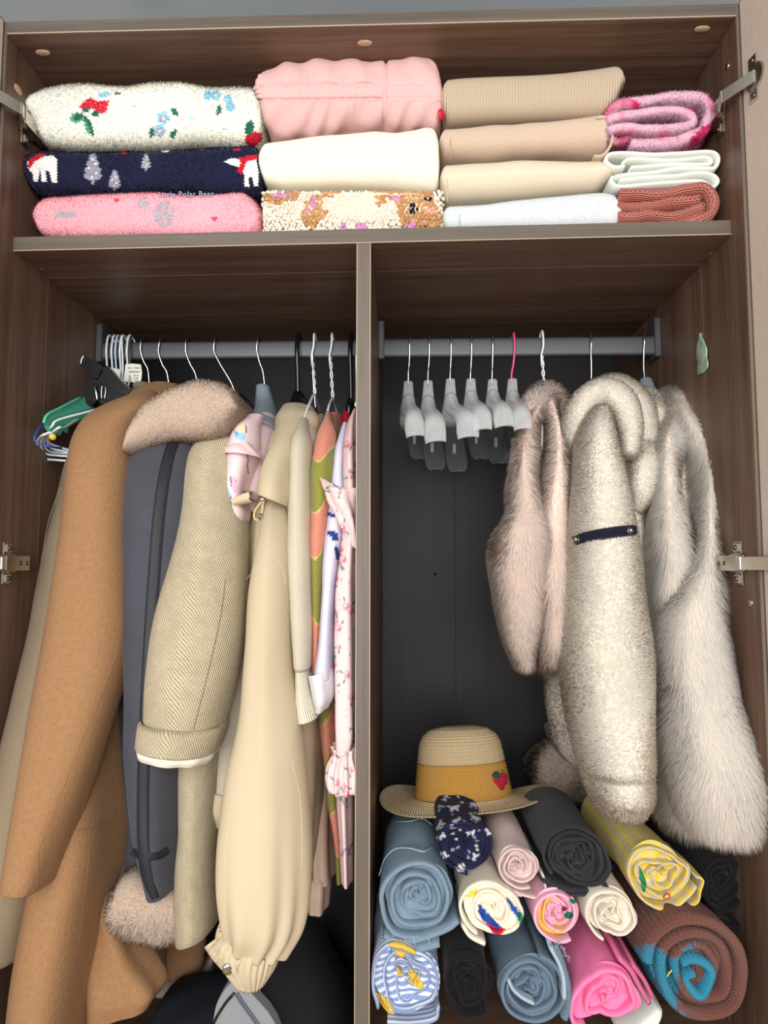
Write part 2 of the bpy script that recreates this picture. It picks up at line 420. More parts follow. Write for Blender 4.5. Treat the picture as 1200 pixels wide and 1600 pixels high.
def fur(name, src, count, ln, m, parent, droop=.5, width=.0011, seed=0, curl=.25, sub=3, clump=.5, zmin=None, front=.55, normal_mix=.75, lab=None, root=None):
    "short ribbons of pile growing from the surface of src, as one uncountable mesh"
    r = np.random.RandomState(seed); me = src.data; me.calc_loop_triangles()
    nv = len(me.vertices); co = np.empty(nv * 3); me.vertices.foreach_get('co', co); co = co.reshape(-1, 3)
    co = co + worg(src); parent = src
    nn = np.empty(nv * 3); me.vertices.foreach_get('normal', nn); nn = nn.reshape(-1, 3)
    t = np.empty(len(me.loop_triangles) * 3, np.int32); me.loop_triangles.foreach_get('vertices', t); t = t.reshape(-1, 3)
    a, b, c = co[t[:, 0]], co[t[:, 1]], co[t[:, 2]]; cr = np.cross(b - a, c - a); ar = np.linalg.norm(cr, axis=1) / 2
    cen = (a + b + c) / 3; fn = nn[t].mean(1); ok = fn[:, 1] < front
    if zmin is not None: ok &= cen[:, 2] > zmin
    ar = ar * ok; pr = ar / ar.sum(); i = r.choice(len(t), count, p=pr)
    u, v = r.rand(count), r.rand(count); fl = u + v > 1; u[fl] = 1 - u[fl]; v[fl] = 1 - v[fl]
    p = a[i] + (b[i] - a[i]) * u[:, None] + (c[i] - a[i]) * v[:, None]
    n = nn[t[i, 0]] * (1 - u - v)[:, None] + nn[t[i, 1]] * u[:, None] + nn[t[i, 2]] * v[:, None]; n /= np.linalg.norm(n, axis=1)[:, None] + 1e-9
    N1, N2, N3 = Noise(seed + 1, 45, 2), Noise(seed + 2, 45, 2), Noise(seed + 3, 45, 2)
    cl = np.stack([N1(p), N2(p), N3(p)], 1) * clump
    d = n + np.array([0, 0, -1.]) * droop + cl + r.normal(size=(count, 3)) * curl; d /= np.linalg.norm(d, axis=1)[:, None]
    L = ln * r.uniform(.6, 1.25, count) * (1 + .35 * N2(p * .6))
    side = np.cross(d, np.stack([p[:, 0] - CAM[0], p[:, 1] - CAM[1], p[:, 2] - CAM[2]], 1)); side += r.normal(size=side.shape) * .25 * np.linalg.norm(side, axis=1)[:, None]
    side /= np.linalg.norm(side, axis=1)[:, None] + 1e-9
    fl_ = (np.cross(side, d) * n).sum(1) < 0; side[fl_] *= -1       # every ribbon shows its face outwards
    V = []; K_ = sub
    for k in range(K_):
        f = k / K_; q = p + d * (L * f)[:, None] + np.array([0, 0, -1.]) * (L * droop * .5 * f * f)[:, None] + r.normal(size=p.shape) * (curl * .12 * ln * f)
        if k == 0: q = q - n * .001
        w = width * (1 - .55 * f) / 2
        V += [q - side * w, q + side * w]
    V.append(p + d * L[:, None] + np.array([0, 0, -1.]) * (L * droop * .5)[:, None])
    q = len(V); V = np.stack(V, 1).reshape(-1, 3); o = np.arange(count)[:, None] * q; F = []
    for k in range(K_ - 1): F.append(o + np.array([2 * k, 2 * k + 1, 2 * k + 3])); F.append(o + np.array([2 * k, 2 * k + 3, 2 * k + 2]))
    F.append(o + np.array([2 * K_ - 2, 2 * K_ - 1, 2 * K_])); F = np.vstack(F)
    nr_ = n * normal_mix + d * .12 + r.normal(size=n.shape) * .07; nr_ /= np.linalg.norm(nr_, axis=1)[:, None]
    cc = None
    if 'Col' in me.color_attributes:
        ca = np.empty(nv * 4, np.float32); me.color_attributes['Col'].data.foreach_get('color', ca); cc = np.repeat(ca.reshape(-1, 4)[t[i, 0], :3], q, axis=0)
    ob = mesh(name, V, F, m, parent, None, cc, True, np.repeat(nr_, q, axis=0)); ob['kind'] = 'stuff'
    if lab: ob['label'] = lab
    return ob

# drawing of flat prints: each returns a mask over the cloth's vertices
def poly(X, Y, pts):
    pts = np.asarray(pts, float); ins = np.zeros(len(X), bool); j = len(pts) - 1
    for i in range(len(pts)):
        xi, yi = pts[i]; xj, yj = pts[j]
        c = ((yi > Y) != (yj > Y)) & (X < (xj - xi) * (Y - yi) / ((yj - yi) if yj != yi else 1e-9) + xi); ins ^= c; j = i
    return ins
def ell(X, Y, cx, cy, rx, ry, rot=0):
    c, s = math.cos(math.radians(rot)), math.sin(math.radians(rot)); dx, dy = X - cx, Y - cy
    return ((dx * c + dy * s) / rx) ** 2 + ((-dx * s + dy * c) / ry) ** 2 < 1
def seg_(X, Y, a, b, w):
    ax, ay = a; bx, by = b; L = (bx - ax) ** 2 + (by - ay) ** 2 + 1e-9; t = np.clip(((X - ax) * (bx - ax) + (Y - ay) * (by - ay)) / L, 0, 1)
    return (X - ax - t * (bx - ax)) ** 2 + (Y - ay - t * (by - ay)) ** 2 < w * w

from mathutils.bvhtree import BVHTree
class Surf:
    "the visible surface of finished cloth, to lay seams, straps and buttons on"
    def __init__(s, *objs):
        s.t = []
        for o in objs:
            org = Vector(worg(o))
            s.t.append(BVHTree.FromPolygons([v.co + org for v in o.data.vertices], [list(p.vertices) for p in o.data.polygons]))
        s.last = None
    def hit(s, px, py):
        d = FW + RT * ((px - 600) / FPX) - UP * ((py - 800) / FPX); d = d / np.linalg.norm(d); best = None
        for t in s.t:
            r = t.ray_cast(Vector(CAM), Vector(d))
            if r[0] is not None and (best is None or r[3] < best[3]): best = r
        if best is None:
            if s.last is None: return P(px, py, .05), np.array([0, -1., 0])
            p, n = s.last; return P(px, py, p[1]), n
        n = np.array(best[1]); n = n if n @ d < 0 else -n; s.last = (np.array(best[0]), n); return s.last
    def path(s, pts, lift=.001, sub=6):
        q = catmull(np.array(pts, float), sub); return np.array([(lambda h: h[0] + h[1] * lift)(s.hit(x, y)) for x, y in q])
def seam(name, surf, pts, r, m, parent, lift=.0003, sub=8):
    return tube(name, surf.path(pts, lift, sub), r, m, parent, 6, raw=True)
def strip(name, surf, pts, wpx, m, parent, lift=.0012, sub=8, nw=6, thick=.001):
    "a flat band laid on cloth, wpx photograph pixels wide (number or list)"
    pts = np.array(pts, float); w = np.full(len(pts), wpx) if np.ndim(wpx) == 0 else np.array(wpx, float)
    q = catmull(np.hstack([pts, w[:, None]]), sub); T = np.gradient(q[:, :2], axis=0); T /= np.linalg.norm(T, axis=1)[:, None]; n = np.stack([-T[:, 1], T[:, 0]], 1); V = []; U = []
    L = np.concatenate([[0], np.cumsum(np.linalg.norm(np.diff(q[:, :2], axis=0), axis=1))]) * .0009
    for i in range(len(q)):
        for k in range(nw + 1):
            f = k / nw - .5; x, y = q[i, :2] + n[i] * f * q[i, 2]; p, nn = surf.hit(x, y); V.append(p + nn * (lift if 0 < k < nw else -.0003)); U.append((f * q[i, 2] * .0009, L[i]))
    return mesh(name, np.array(V), gridF(len(q), nw + 1), m, parent, np.array(U))
def stitches(name, surf, pts, m, parent, gap=5, r=.00035, lift=.0008):
    "a row of sewn stitches, joined: too many to count"
    q = catmull(np.array(pts, float), 20); d = np.concatenate([[0], np.cumsum(np.linalg.norm(np.diff(q, axis=0), axis=1))]); pr = []
    for a in np.arange(0, d[-1] - gap, gap):
        A = [np.array([np.interp(a + gap * f, d, q[:, 0]), np.interp(a + gap * f, d, q[:, 1])]) for f in (0, .3, .6)]
        pr.append(tubeg([(lambda h: h[0] + h[1] * lift)(surf.hit(*x)) for x in A], r, 4, 1, raw=True))
    V, F = join(pr); o = mesh(name, V, F, m, parent); o['kind'] = 'stuff'; return o

def patch(name, surf, pts, m, parent, lift=.0012, n=9):
    "a raised patch (embroidery, applique) sewn on a surface; pts: its outline in the photograph"
    q = catmull(np.array(pts + [pts[0]], float), 5)[:-1]; c = q.mean(0); V = []
    for k in range(n):
        f = 1 - k / (n - 1) * .97
        for x, y in c + (q - c) * f: p, nn = surf.hit(x, y); V.append(p + nn * (lift if k else -.0004))
    V = np.array(V); return fixn(mesh(name, V, gridF(n, len(q), True), m, parent, V[:, [0, 2]]))
def pilem(name, color, tr=.4):
    "soft pile: fibres that let some light through"
    w = NT(name); n = w.noise(w.obj(), 14, 3)
    if color is None: color = w.new('ShaderNodeAttribute', attribute_name='Col').outputs[0]; c = color
    else: c = w.mix(w.M('MULTIPLY', n, .25), color, tuple(q * .78 for q in color))
    w.P(Base_Color=c, Roughness=.85, Specular_IOR_Level=.1)
    t = w.new('ShaderNodeBsdfTranslucent'); w.set(t.inputs['Color'], c); m = w.new('ShaderNodeMixShader', i_0=tr)
    w.t.links.new(w.b.outputs[0], m.inputs[1]); w.t.links.new(t.outputs[0], m.inputs[2]); w.t.links.new(m.outputs[0], w.n['Material Output'].inputs[0]); return w.m
# ------------------------------------------------------------------ the room
W = 1.057 * K; ZS = H + .4728 * K; TS = .0205; D1 = .5139 * K; D2 = .5346 * K; YF = -.037; ZT = H + .7805 * K; YB = .52
ZFL = H - .83; ZFR = H - .640
plaster = NT('plaster'); plaster.P(Base_Color=plaster.mix(plaster.noise(plaster.obj(), 3, 3), srgb(176, 184, 188), srgb(196, 202, 205)), Roughness=.9)
plaster.bump(plaster.noise(plaster.obj(), 180, 3), .0006, .3)
def struct(o): o['kind'] = 'structure'; return o
struct(box('floor', -1.6, 2.6, -3.2, .72, -.05, 0, wood('floor_boards', 0, srgb(120, 90, 62), srgb(150, 115, 82), srgb(170, 135, 100)), bev=0))
struct(box('ceiling', -1.6, 2.6, -3.2, .72, H + 1.08, H + 1.14, plaster.m, bev=0))
struct(box('wall_back', -1.6, 2.6, .62, .72, 0, H + 1.08, plaster.m, bev=0))
brass = plainm('brass', srgb(176, 140, 80), .3, 1.0)
c = P(282, 2, .42); 
cl = thing('ceiling_light', 'small round brass ceiling fitting above the wardrobe, cut by the photo\'s top edge', 'ceiling light', (c[0], .20, H + 1.08))
V, F = discg((c[0], .20, H + 1.08), (0, 0, -1), .03, .012, 24); mesh('rim', V, F, brass, cl)
V, F = discg((c[0], .20, H + 1.07), (0, 0, -1), .018, .012, 20); mesh('lens', V, F, plainm('warm_lens', srgb(190, 160, 110), .3), cl)

# ------------------------------------------------------------------ the wardrobe
B1, B2, B3 = srgb(64, 47, 38), srgb(94, 72, 59), srgb(122, 97, 80)
woodV = wood('walnut_laminate_upright', 2, B1, B2, B3); woodH = wood('walnut_laminate_level', 0, B1, B2, B3)
woodB = wood('walnut_laminate_back', 2, srgb(17, 16, 18), srgb(25, 23, 25), srgb(32, 29, 30), .55)
edgeV = wood('edge_band_upright', 2, srgb(74, 65, 57), srgb(94, 84, 74), srgb(108, 97, 86), .5)
edgeH = wood('edge_band_level', 0, srgb(74, 66, 58), srgb(92, 83, 74), srgb(106, 97, 88), .5)
lightband = plainm('pale_band', srgb(176, 160, 140), .6)
doorm = NT('linen_door'); v = doorm.obj()
n1 = doorm.noise(doorm.scale(v, 400, 400, 60), 1, 2); n2 = doorm.noise(doorm.scale(v, 400, 400, 400), 1, 2)
doorm.P(Base_Color=doorm.mix(doorm.M('MULTIPLY', doorm.M('ADD', n1, n2), .5), srgb(168, 152, 138), srgb(205, 190, 176)), Roughness=.7)
doorm.bump(n2, .0004, .5)
steel = NT('nickel'); steel.P(Base_Color=srgb(196, 190, 180), Metallic=1, Roughness=steel.M('MULTIPLY_ADD', steel.noise(steel.obj(), 90, 2), .15, .18))
steeld = plainm('dark_nickel', srgb(110, 104, 98), .35, 1)
wr_ = thing('wardrobe', 'built-in dark walnut wardrobe with shelf, divider and opened doors', 'wardrobe', (W / 2, 0, H - 1.1))
ZB = H - 1.1
TP = .018
def part(n, *a, bev=.0007, m=woodV, **k): return box(n, *a, m, wr_, bev, **k)
sl = part('side_panel', -TP, 0, YF, YB, ZB, ZT + TP); sr = part('side_panel', W, W + TP, YF, YB, ZB, ZT + TP)
box('edge_band', -TP, 0, YF - .0012, YF - .0002, ZB, ZT + TP, edgeV, sl, 0); box('edge_band', W, W + TP, YF - .0012, YF - .0002, ZB, ZT + TP, edgeV, sr, 0)
part('top_panel', 0, W, YF, YB, ZT, ZT + TP, m=woodH); box('edge_band', 0, W, YF - .0012, YF - .0001, ZT + .0012, ZT + TP, edgeH, wr_, 0)
box('edge_band', 0, W, YF - .0014, YF, ZT, ZT + .0012, lightband, wr_, 0)
# the shelf hangs a few millimetres higher at its right end, as in the photograph
def tilt(o):
    for v in o.data.vertices: v.co.z += (v.co.x / W) * .009
    return o
tilt(part('shelf', 0, W, 0, YB, ZS, ZS + TS, m=woodH)); tilt(box('edge_band', 0, W, -.0012, -.0001, ZS + .001, ZS + TS, edgeH, wr_, 0))
tilt(box('edge_band', 0, W, -.0014, 0, ZS, ZS + .001, lightband, wr_, 0))
part('divider', D1, D2, .001, YB, ZB, ZS + .002); box('edge_band', D1 + .001, D2 - .001, -.0003, .0008, ZB, ZS + .002, edgeV, wr_, 0)
box('edge_band', D1, D1 + .001, -.0004, .0012, ZB, ZS + .002, lightband, wr_, 0); box('edge_band', D2 - .001, D2, -.0004, .0012, ZB, ZS + .002, lightband, wr_, 0)
part('back_panel', -TP, W + TP, YB, YB + .006, ZB, ZT + TP, m=woodB)
part('base_panel', 0, D1, .0, YB, ZFL - .018, ZFL, m=woodH); part('base_panel', D2, W, 0, YB, ZFR - .018, ZFR, m=woodH)
part('lower_front', 0, D1, .004, .020, ZB, ZFL - .018, m=woodH); part('lower_front', D2, W, .004, .020, ZB, ZFR - .018, m=woodH)
# back panel joints and a few thin battens where the deeper panels start
box('groove', .6645, .6655, YB - .0012, YB + .0002, ZFR, ZS, plainm('groove_dark', srgb(20, 17, 16), .8), wr_, 0)
V, F = discg(P(680, 897, YB - .0003), (0, -1, 0), .0035, .0006, 12); mesh('screw_hole', V, F, plainm('hole_black', srgb(8, 7, 7), .9), wr_)
for nm, a in (('left', 1), ('right', -1)):
    xx = 0 if a == 1 else W
    box('seam', min(xx, xx + a * .0006), max(xx, xx + a * .0006), .0955, .0967, ZB, ZS, plainm('seam_brown', srgb(98, 74, 58), .5), wr_, 0)
tilt(box('seam', 0, W, .092, .0932, ZS - .0006, ZS, plainm('seam_brown2', srgb(98, 74, 58), .5), wr_, 0))

# cover caps (oval wood plugs), dowel end, metal clips, screws
plug = plainm('pale_plug', srgb(186, 160, 132), .55)
def oval(c, ax1, ax2, nrm, r1, r2, h, m, name='cover_cap', parent=wr_):
    ax1, ax2, nrm = [np.array(q, float) for q in (ax1, ax2, nrm)]; V = []; a = np.arange(20) * math.pi / 10
    for k, z in ((1, 0), (1, h * .7), (.9, h), (.03, h * 1.15)):
        for t in a: V.append(np.array(c) + nrm * z + ax1 * r1 * k * math.copysign(abs(math.cos(t)) ** .8, math.cos(t)) + ax2 * r2 * k * math.sin(t))
    return mesh(name, np.array(V), gridF(4, 20, True), m, parent)
def onz(px, py, z):
    d = FW + RT * ((px - 600) / FPX) - UP * ((py - 800) / FPX); return CAM + d * ((z - CAM[2]) / d[2])
def onx(px, py, x):
    d = FW + RT * ((px - 600) / FPX) - UP * ((py - 800) / FPX); return CAM + d * ((x - CAM[0]) / d[0])
for px, py in ((67, 82), (570, 67), (1097, 45)): oval(onz(px, py, ZT), (1, 0, 0), (0, 1, 0), (0, 0, -1), .0105, .0055, .0012, plug)
oval(onx(28, 140, 0), (0, 1, 0), (0, 0, 1), (1, 0, 0), .009, .006, .0012, plug)
for (px, py), a in (((64, 416), 1), ((1109, 396), -1)):
    q = onz(px, py, ZS + (.004 if a == -1 else -.0)); q[2] = ZS + (q[0] / W) * .009
    x0 = 0 if a == 1 else W
    V, F = join([boxg(q[0] - .011, q[0] + .011, q[1] - .007, q[1] + .007, q[2] - .003, q[2] - .0002, .001), boxg(q[0] - .005, q[0] + .004, q[1] - .0035, q[1] + .0035, q[2] - .0045, q[2] - .003, .0008)])
    fixn(mesh('shelf_clip', V, F, plainm('grey_clip', srgb(170, 170, 165), .4, .3), wr_, smooth=False))
def screw(c, n, r=.004, parent=wr_):
    V, F = discg(c, n, r, .0016, 16); s_ = mesh('screw', V, F, steel, parent)
    n = np.array(n, float); u = np.cross(n, [0, .3, 1]); u /= np.linalg.norm(u); w = np.cross(n, u); c = np.array(c) + n * .0019
    return s_
screw(onx(1173, 942, W), (-1, 0, 0), .0052); screw(onx(1137, 104, W), (-1, 0, 0), .0046)

# rails
alum = NT('anodised_rail'); alum.P(Base_Color=srgb(78, 80, 84), Metallic=.35, Roughness=.5); alum.bump(alum.noise(alum.scale(alum.obj(), 4, 300, 300), 1, 2), .0002, .3)
YR = .277
def rail(xa, xb, pa, pb):
    a = P(pa[0], pa[1], YR)[2]; b = P(pa[0], pa[2], YR)[2]
    a2 = P(pb[0], pb[1], YR)[2]; b2 = P(pb[0], pb[2], YR)[2]
    zc = (a + b + a2 + b2) / 4; hh = (a - b + a2 - b2) / 4; sl_ = ((a2 + b2) - (a + b)) / 2
    V = []; X = np.linspace(xa, xb, 3); t = np.arange(24) * math.pi / 12
    for i, x in enumerate(X):
        for q in t: V.append((x, YR + .0085 * np.sign(math.cos(q)) * abs(math.cos(q)) ** .5, zc + hh * np.sign(math.sin(q)) * abs(math.sin(q)) ** .45))
    o = mesh('hanging_rail', np.array(V), gridF(3, 24, True), alum.m, wr_); return zc, hh
ZRR, HR = rail(D2 + .001, W - .001, (640, 533, 563), (1020, 524, 552)); ZRL, _ = rail(.001, D1 - .001, (230, 535, 561), (540, 534, 561))
for x0, x1, z in ((0, .011, ZRL), (D1 - .011, D1, ZRL), (D2, D2 + .011, ZRR), (W - .011, W, ZRR)):
    V, F = join([boxg(x0, x1, YR - .014, YR + .014, z - .022, z + .048, .0015)]); fixn(mesh('rail_bracket', V, F, alum.m, wr_, smooth=False))
print('RAIL', ZRL - H, ZRR - H)

# doors: opened outwards, past a right angle
def door(side):
    s = -1 if side == 'left' else 1
    xh = (0 if s < 0 else W) + s * .004; yh = YF - .004; a = math.radians(99 if s > 0 else 97)
    # door slab in local coords: along d, thick outwards
    d = np.array([-math.cos(a) * -s, -math.sin(a), 0.]); d = np.array([s * abs(math.cos(a)), -math.sin(a), 0]); n = np.array([s * math.sin(a), abs(math.cos(a)), 0.])
    Mx = Matrix(((d[0], n[0], 0, xh), (d[1], n[1], 0, yh), (0, 0, 1, 0), (0, 0, 0, 1)))
    g = box('door', 0, .50, 0, .018, ZB, ZT + TP, doorm.m, wr_, .0006, M=Mx)
    box('door_edge', -.0012, -.0001, 0, .018, ZB, ZT + TP, woodV, g, 0, M=Mx); box('door_edge', 0, .50, 0, .018, ZT + TP, ZT + TP + .0012, woodV, g, 0, M=Mx)
    return g, Mx
dl, ML = door('left'); dr, MR = door('right')

def hinge(side, zc, Mx, rise=0.0):
    """concealed hinge: a winged base plate and arm on the side panel, a cup with a flat flange on the door"""
    s = 1 if side == 'left' else -1; x0 = 0 if s > 0 else W
    def pl(parts): V, F = join(parts); return fixn(mesh('hinge', V, F, steel.m, wr_, smooth=False))
    bx = lambda xa, xb, *r: boxg(min(x0 + s * xa, x0 + s * xb), max(x0 + s * xa, x0 + s * xb), *r)
    y1 = .048
    # winged base plate
    base = pl([bx(.0003, .003, .002, .022, zc - .030, zc + .030, .0012), bx(.003, .0065, .004, .019, zc - .028, zc - .014, .0018), bx(.003, .0065, .004, .019, zc + .014, zc + .028, .0018), bx(.0003, .007, -.004, .030, zc - .013, zc + .013, .002)])
    tag(base, 'nickel hinge plate with arm')
    # arm: channel running out from the back of the plate to the door
    arm = [bx(.007, .016, -.010, .046, zc - .0105, zc - .0085, .0006), bx(.007, .016, -.010, .046, zc + .0085, zc + .0105, .0006), bx(.014, .0165, -.012, .046, zc - .0105, zc + .0105, .0008)]
    V, F = join(arm); fixn(mesh('hinge_arm', V, F, steel.m, base, smooth=False))
    for yy, zz in ((.012, zc - .021), (.012, zc + .021)):
        V, F = discg((x0 + s * .0065, yy, zz), (s, 0, 0), .0035, .0014, 14); mesh('screw', V, F, steeld, base)
    for yy in (.038, .022):
        V, F = discg((x0 + s * .0165, yy, zc), (s, 0, 0), .0032, .001, 14); mesh('screw', V, F, steeld, base)
    # link plates reaching the cup in the door leaf
    cupL = np.array(Mx @ Vector((.026, 0, zc)))
    inn = np.array([-(Mx[0][1]), -(Mx[1][1]), 0.])
    a = np.array([x0 + s * .013, -.008, zc]); b = np.array([x0 + s * .019, -.028, zc]); c_ = cupL + inn * .004
    L = []
    for p, q in ((a, b), (b, c_)):
        t = q - p; ln = np.linalg.norm(t); t /= ln; nn = np.cross(t, [0, 0, 1]); MM = Matrix(((t[0], nn[0], 0, p[0]), (t[1], nn[1], 0, p[1]), (0, 0, 1, p[2]), (0, 0, 0, 1)))
        V, F = boxg(-.002, ln + .002, -.0012, .0012, -.0085, .0085, .0007); L.append((np.array([MM @ Vector(v) for v in V]), F))
    V, F = join(L); fixn(mesh('hinge_link', V, F, plainm('bright_link', srgb(215, 212, 200), .25, .9), base, smooth=False))
    pr = []
    V, F = boxg(.014, .031, -.0022, -.0002, zc - .031, zc + .031, .0012); pr.append((np.array([Mx @ Vector(v) for v in V]), F))
    V, F = discg((0, 0, 0), (0, -1, 0), .0175, .0026, 28, .05); pr.append((np.array([Mx @ Vector((v[0] + .026, v[1], v[2] + zc)) for v in V]), F))
    V, F = join(pr); fixn(mesh('hinge_cup', V, F, steel.m, base, smooth=False))
    for dz in (-.024, .024):
        cc = np.array(Mx @ Vector((.0225, -.0022, zc + dz))); V, F = discg(cc, inn, .0035, .0015, 14); mesh('screw', V, F, steeld, base)
hz = lambda px, py, x: onx(px, py, x)[2]
hinge('right', hz(1150, 150, W), MR); hinge('right', hz(1165, 880, W), MR); hinge('left', hz(30, 190, 0), ML); hinge('left', hz(5, 880, 0), ML)
# leaf ornament on the right side panel
lf = NT('mother_of_pearl_leaf'); lf.P(Base_Color=lf.ramp(lf.noise(lf.obj(), 70, 3), [(.35, srgb(120, 150, 125)), (.55, srgb(165, 188, 165)), (.7, srgb(200, 150, 130))]), Roughness=.25, Coat_Weight=.5)
c = onx(1099, 555, W); prof = [(0.034, .0006), (.028, .002), (.018, .0058), (.004, .0088), (-.008, .0075), (-.018, .0088), (-.026, .0075), (-.0285, .0005)]
q = catmull(np.array(prof), 4); V = []
for z, w_ in q:
    for k in range(12):
        t = k * math.pi / 6; V.append((W - .0028 + .0024 * math.cos(t), c[1] + w_ * 2.3 * math.sin(t) + .002 * math.sin(z * 90), c[2] + z))
lo = mesh('leaf_ornament', np.array(V), gridF(len(q), 12, True), lf.m); tag(lo, 'small pale green leaf-shaped ornament stuck on the right side panel', 'ornament')
# ------------------------------------------------------------------ folded things on the top shelf
slab_ = slab
def slab(*a, **k): return slab_(*a, floor=ZS + TS + .0004, **k)
def solo(name, label, cat, px, py, y, group=None):
    p = P(px, py, y); return thing(name, label, cat, p, group)
def cols(X, base): return np.tile(np.array(base, float), (len(X), 1))
def put(c, m, col): c[m] = col
G1 = 'folded clothes and blankets on the top shelf'
fleece = fab('printed_fleece', weave='none', attr=True, fuzz=260, depth=.0012, sheen=.35, vary=.04)
def flower(X, Y, c, cx, cy, r, colr, n=5, rot=0):
    for k in range(n):
        a = rot + k * 6.283 / n; put(c, ell(X, Y, cx + r * math.cos(a), cy + r * math.sin(a), r * .72, r * .72), colr)
def straw(X, Y, V):
    c = cols(X, srgb(240, 240, 228)); X = X + 1.2 * np.sin(Y * 1.1); Y = Y + 1.0 * np.sin(X * .9)
    R, Dg, Lg, Bl, Dr = srgb(214, 40, 62), srgb(44, 110, 92), srgb(96, 168, 128), srgb(150, 202, 222), srgb(170, 30, 50)
    put(c, poly(X, Y, [(124, 166), (140, 152), (150, 158), (171, 157), (165, 176), (155, 178), (146, 170), (128, 172)]), R)
    put(c, (((X * 1.0).astype(int) % 5 == 0) & ((Y * 1.0).astype(int) % 5 == 0)) & poly(X, Y, [(124, 166), (140, 152), (171, 157), (160, 178), (128, 172)]), srgb(240, 170, 170))
    put(c, ell(X, Y, 121, 184, 12, 8, -10), Lg); put(c, ell(X, Y, 122, 183, 8, 5, -10), Dg); put(c, ell(X, Y, 139, 197, 5, 16, -22), Dg); put(c, ell(X, Y, 136, 200, 3, 10, -22), Lg)
    put(c, ell(X, Y, 135, 172, 6, 4, 0), Dg); put(c, ell(X, Y, 149, 178, 6, 5, 20), Dg)
    put(c, ell(X, Y, 163, 148, 10, 4, -10), Bl); put(c, ell(X, Y, 183, 146, 6, 2, -10), Dg)
    for x, y in ((255, 184), (249, 204), (338, 150), (356, 155), (325, 150)):
        flower(X, Y, c, x, y, 6.5 if x < 300 else 4.6, Bl)
    for x, y in ((255, 186), (250, 206)):
        for k in range(6): put(c, ell(X, Y, x + 5 * math.cos(k), y + 5 * math.sin(k), 1.4, 1.4), R)
    for x, y, r in ((273, 175, -40), (271, 209, 30), (342, 172, 10), (237, 207, 0)): put(c, ell(X, Y, x, y, 4, 8, r), Dg)
    put(c, ell(X, Y, 360, 167, 8, 8), Bl)
    put(c, ell(X, Y, 396, 217, 14, 11, -20), R); put(c, ell(X, Y, 390, 200, 7, 12, 15), Dg)
    put(c, ell(X, Y, 88, 236, 14, 6), srgb(238, 150, 180))
    for x, y in ((82, 213), (92, 149), (210, 166), (298, 184), (243, 143), (180, 224), (350, 202), (302, 231)): put(c, ell(X, Y, x, y, 3, 2.4), srgb(170, 218, 226))
    return c
def shelfz(x): return ZS + TS + x / W * .009
s1 = slab('folded_blanket', [(42, 168), (50, 150), (70, 140), (110, 134), (140, 131), (205, 136), (240, 132), (285, 130), (330, 138), (385, 137), (404, 142), (411, 160)],
          [(42, 175), (58, 205), (68, 232), (110, 237), (200, 236), (300, 232), (380, 230), (411, 226)], .012, .26, fleece, n=280, seg=260, wr=.003, wf=22, seed=1, paint=straw, endr=.014, fw=7, e=2.7)
tag(s1, 'white fleece blanket printed with strawberries and blue flowers, topmost of left stack', 'blanket', G1)

def bear(X, Y, V):
    c = cols(X, srgb(27, 30, 58)); X = X + .8 * np.sin(Y * 1.3); Wt, Rd, Gy = srgb(232, 232, 228), srgb(196, 28, 48), srgb(150, 150, 165)
    for ox, fl in ((67, 1), (380, -1)):
        g = lambda pts: [(ox + fl * x, y) for x, y in pts]
        if fl == 1:
            put(c, poly(X, Y, g([(-24, 252), (-10, 246), (14, 243), (22, 248), (22, 286), (14, 285), (10, 268), (4, 266), (6, 284), (-2, 284), (-4, 262), (-8, 284), (-14, 284), (-16, 272), (-24, 262)])), Wt)
            put(c, poly(X, Y, g([(-24, 262), (-22, 250), (-8, 241), (4, 240), (0, 246), (-12, 252), (-20, 264)])), Rd)
        else:
            put(c, poly(X, Y, [(350, 253), (356, 249), (368, 247), (378, 252), (400, 246), (404, 270), (403, 291), (397, 291), (394, 276), (388, 278), (390, 292), (382, 291), (382, 274), (376, 262), (362, 258)]), Wt)
            put(c, poly(X, Y, [(372, 246), (382, 246), (385, 243), (402, 242), (403, 248), (385, 253), (378, 273), (370, 268), (376, 255)]), Rd)
    for x, y, s in ((145, 263, 1.0), (179, 281, .68), (228, 253, .55)):
        for k, (dy, w_) in enumerate(((-16, 6), (-7, 10), (3, 13), (12, 14))): put(c, ell(X, Y, x, y + dy * s, w_ * s, 7 * s), Gy)
        put(c, ell(X, Y, x, y + 22 * s, 2.5 * s, 4 * s), Gy)
        for k in range(5): put(c, ell(X, Y, x + s * 6 * math.sin(k * 2.4), y + s * (k * 7 - 14), 2 * s, 2 * s), Wt)
    put(c, ell(X, Y, 194, 239, 4, 3), Rd); put(c, ell(X, Y, 258, 236, 6, 2), Wt); put(c, ell(X, Y, 370, 234, 6, 2), Rd)
    return c
s2 = slab('folded_blanket', [(42, 262), (44, 246), (70, 240), (120, 238), (200, 238), (300, 234), (395, 231), (404, 236), (412, 250)],
          [(42, 275), (52, 300), (62, 312), (200, 312), (300, 310), (395, 316), (412, 312)], .016, .26, fleece, n=280, seg=260, wr=.0022, wf=22, seed=2, paint=bear, fw=7, e=3)
tag(s2, 'navy fleece blanket with white polar bears in red scarves', 'blanket', G1)
def words(name, text, size, loc, rot, m, parent, ext=.0002):
    tc = bpy.data.curves.new(name, 'FONT'); tc.body = text; tc.size = size; tc.extrude = ext; tc.resolution_u = 2; tc.space_character = 1.06
    to = bpy.data.objects.new('tmp', tc); me = bpy.data.meshes.new_from_object(to); bpy.data.objects.remove(to)
    o = bpy.data.objects.new(name, me); sc.collection.objects.link(o); me.materials.append(getattr(m, 'm', m)); o.parent = parent
    o.location = Vector(loc) - Vector(worg(parent)); o.rotation_euler = rot; return o
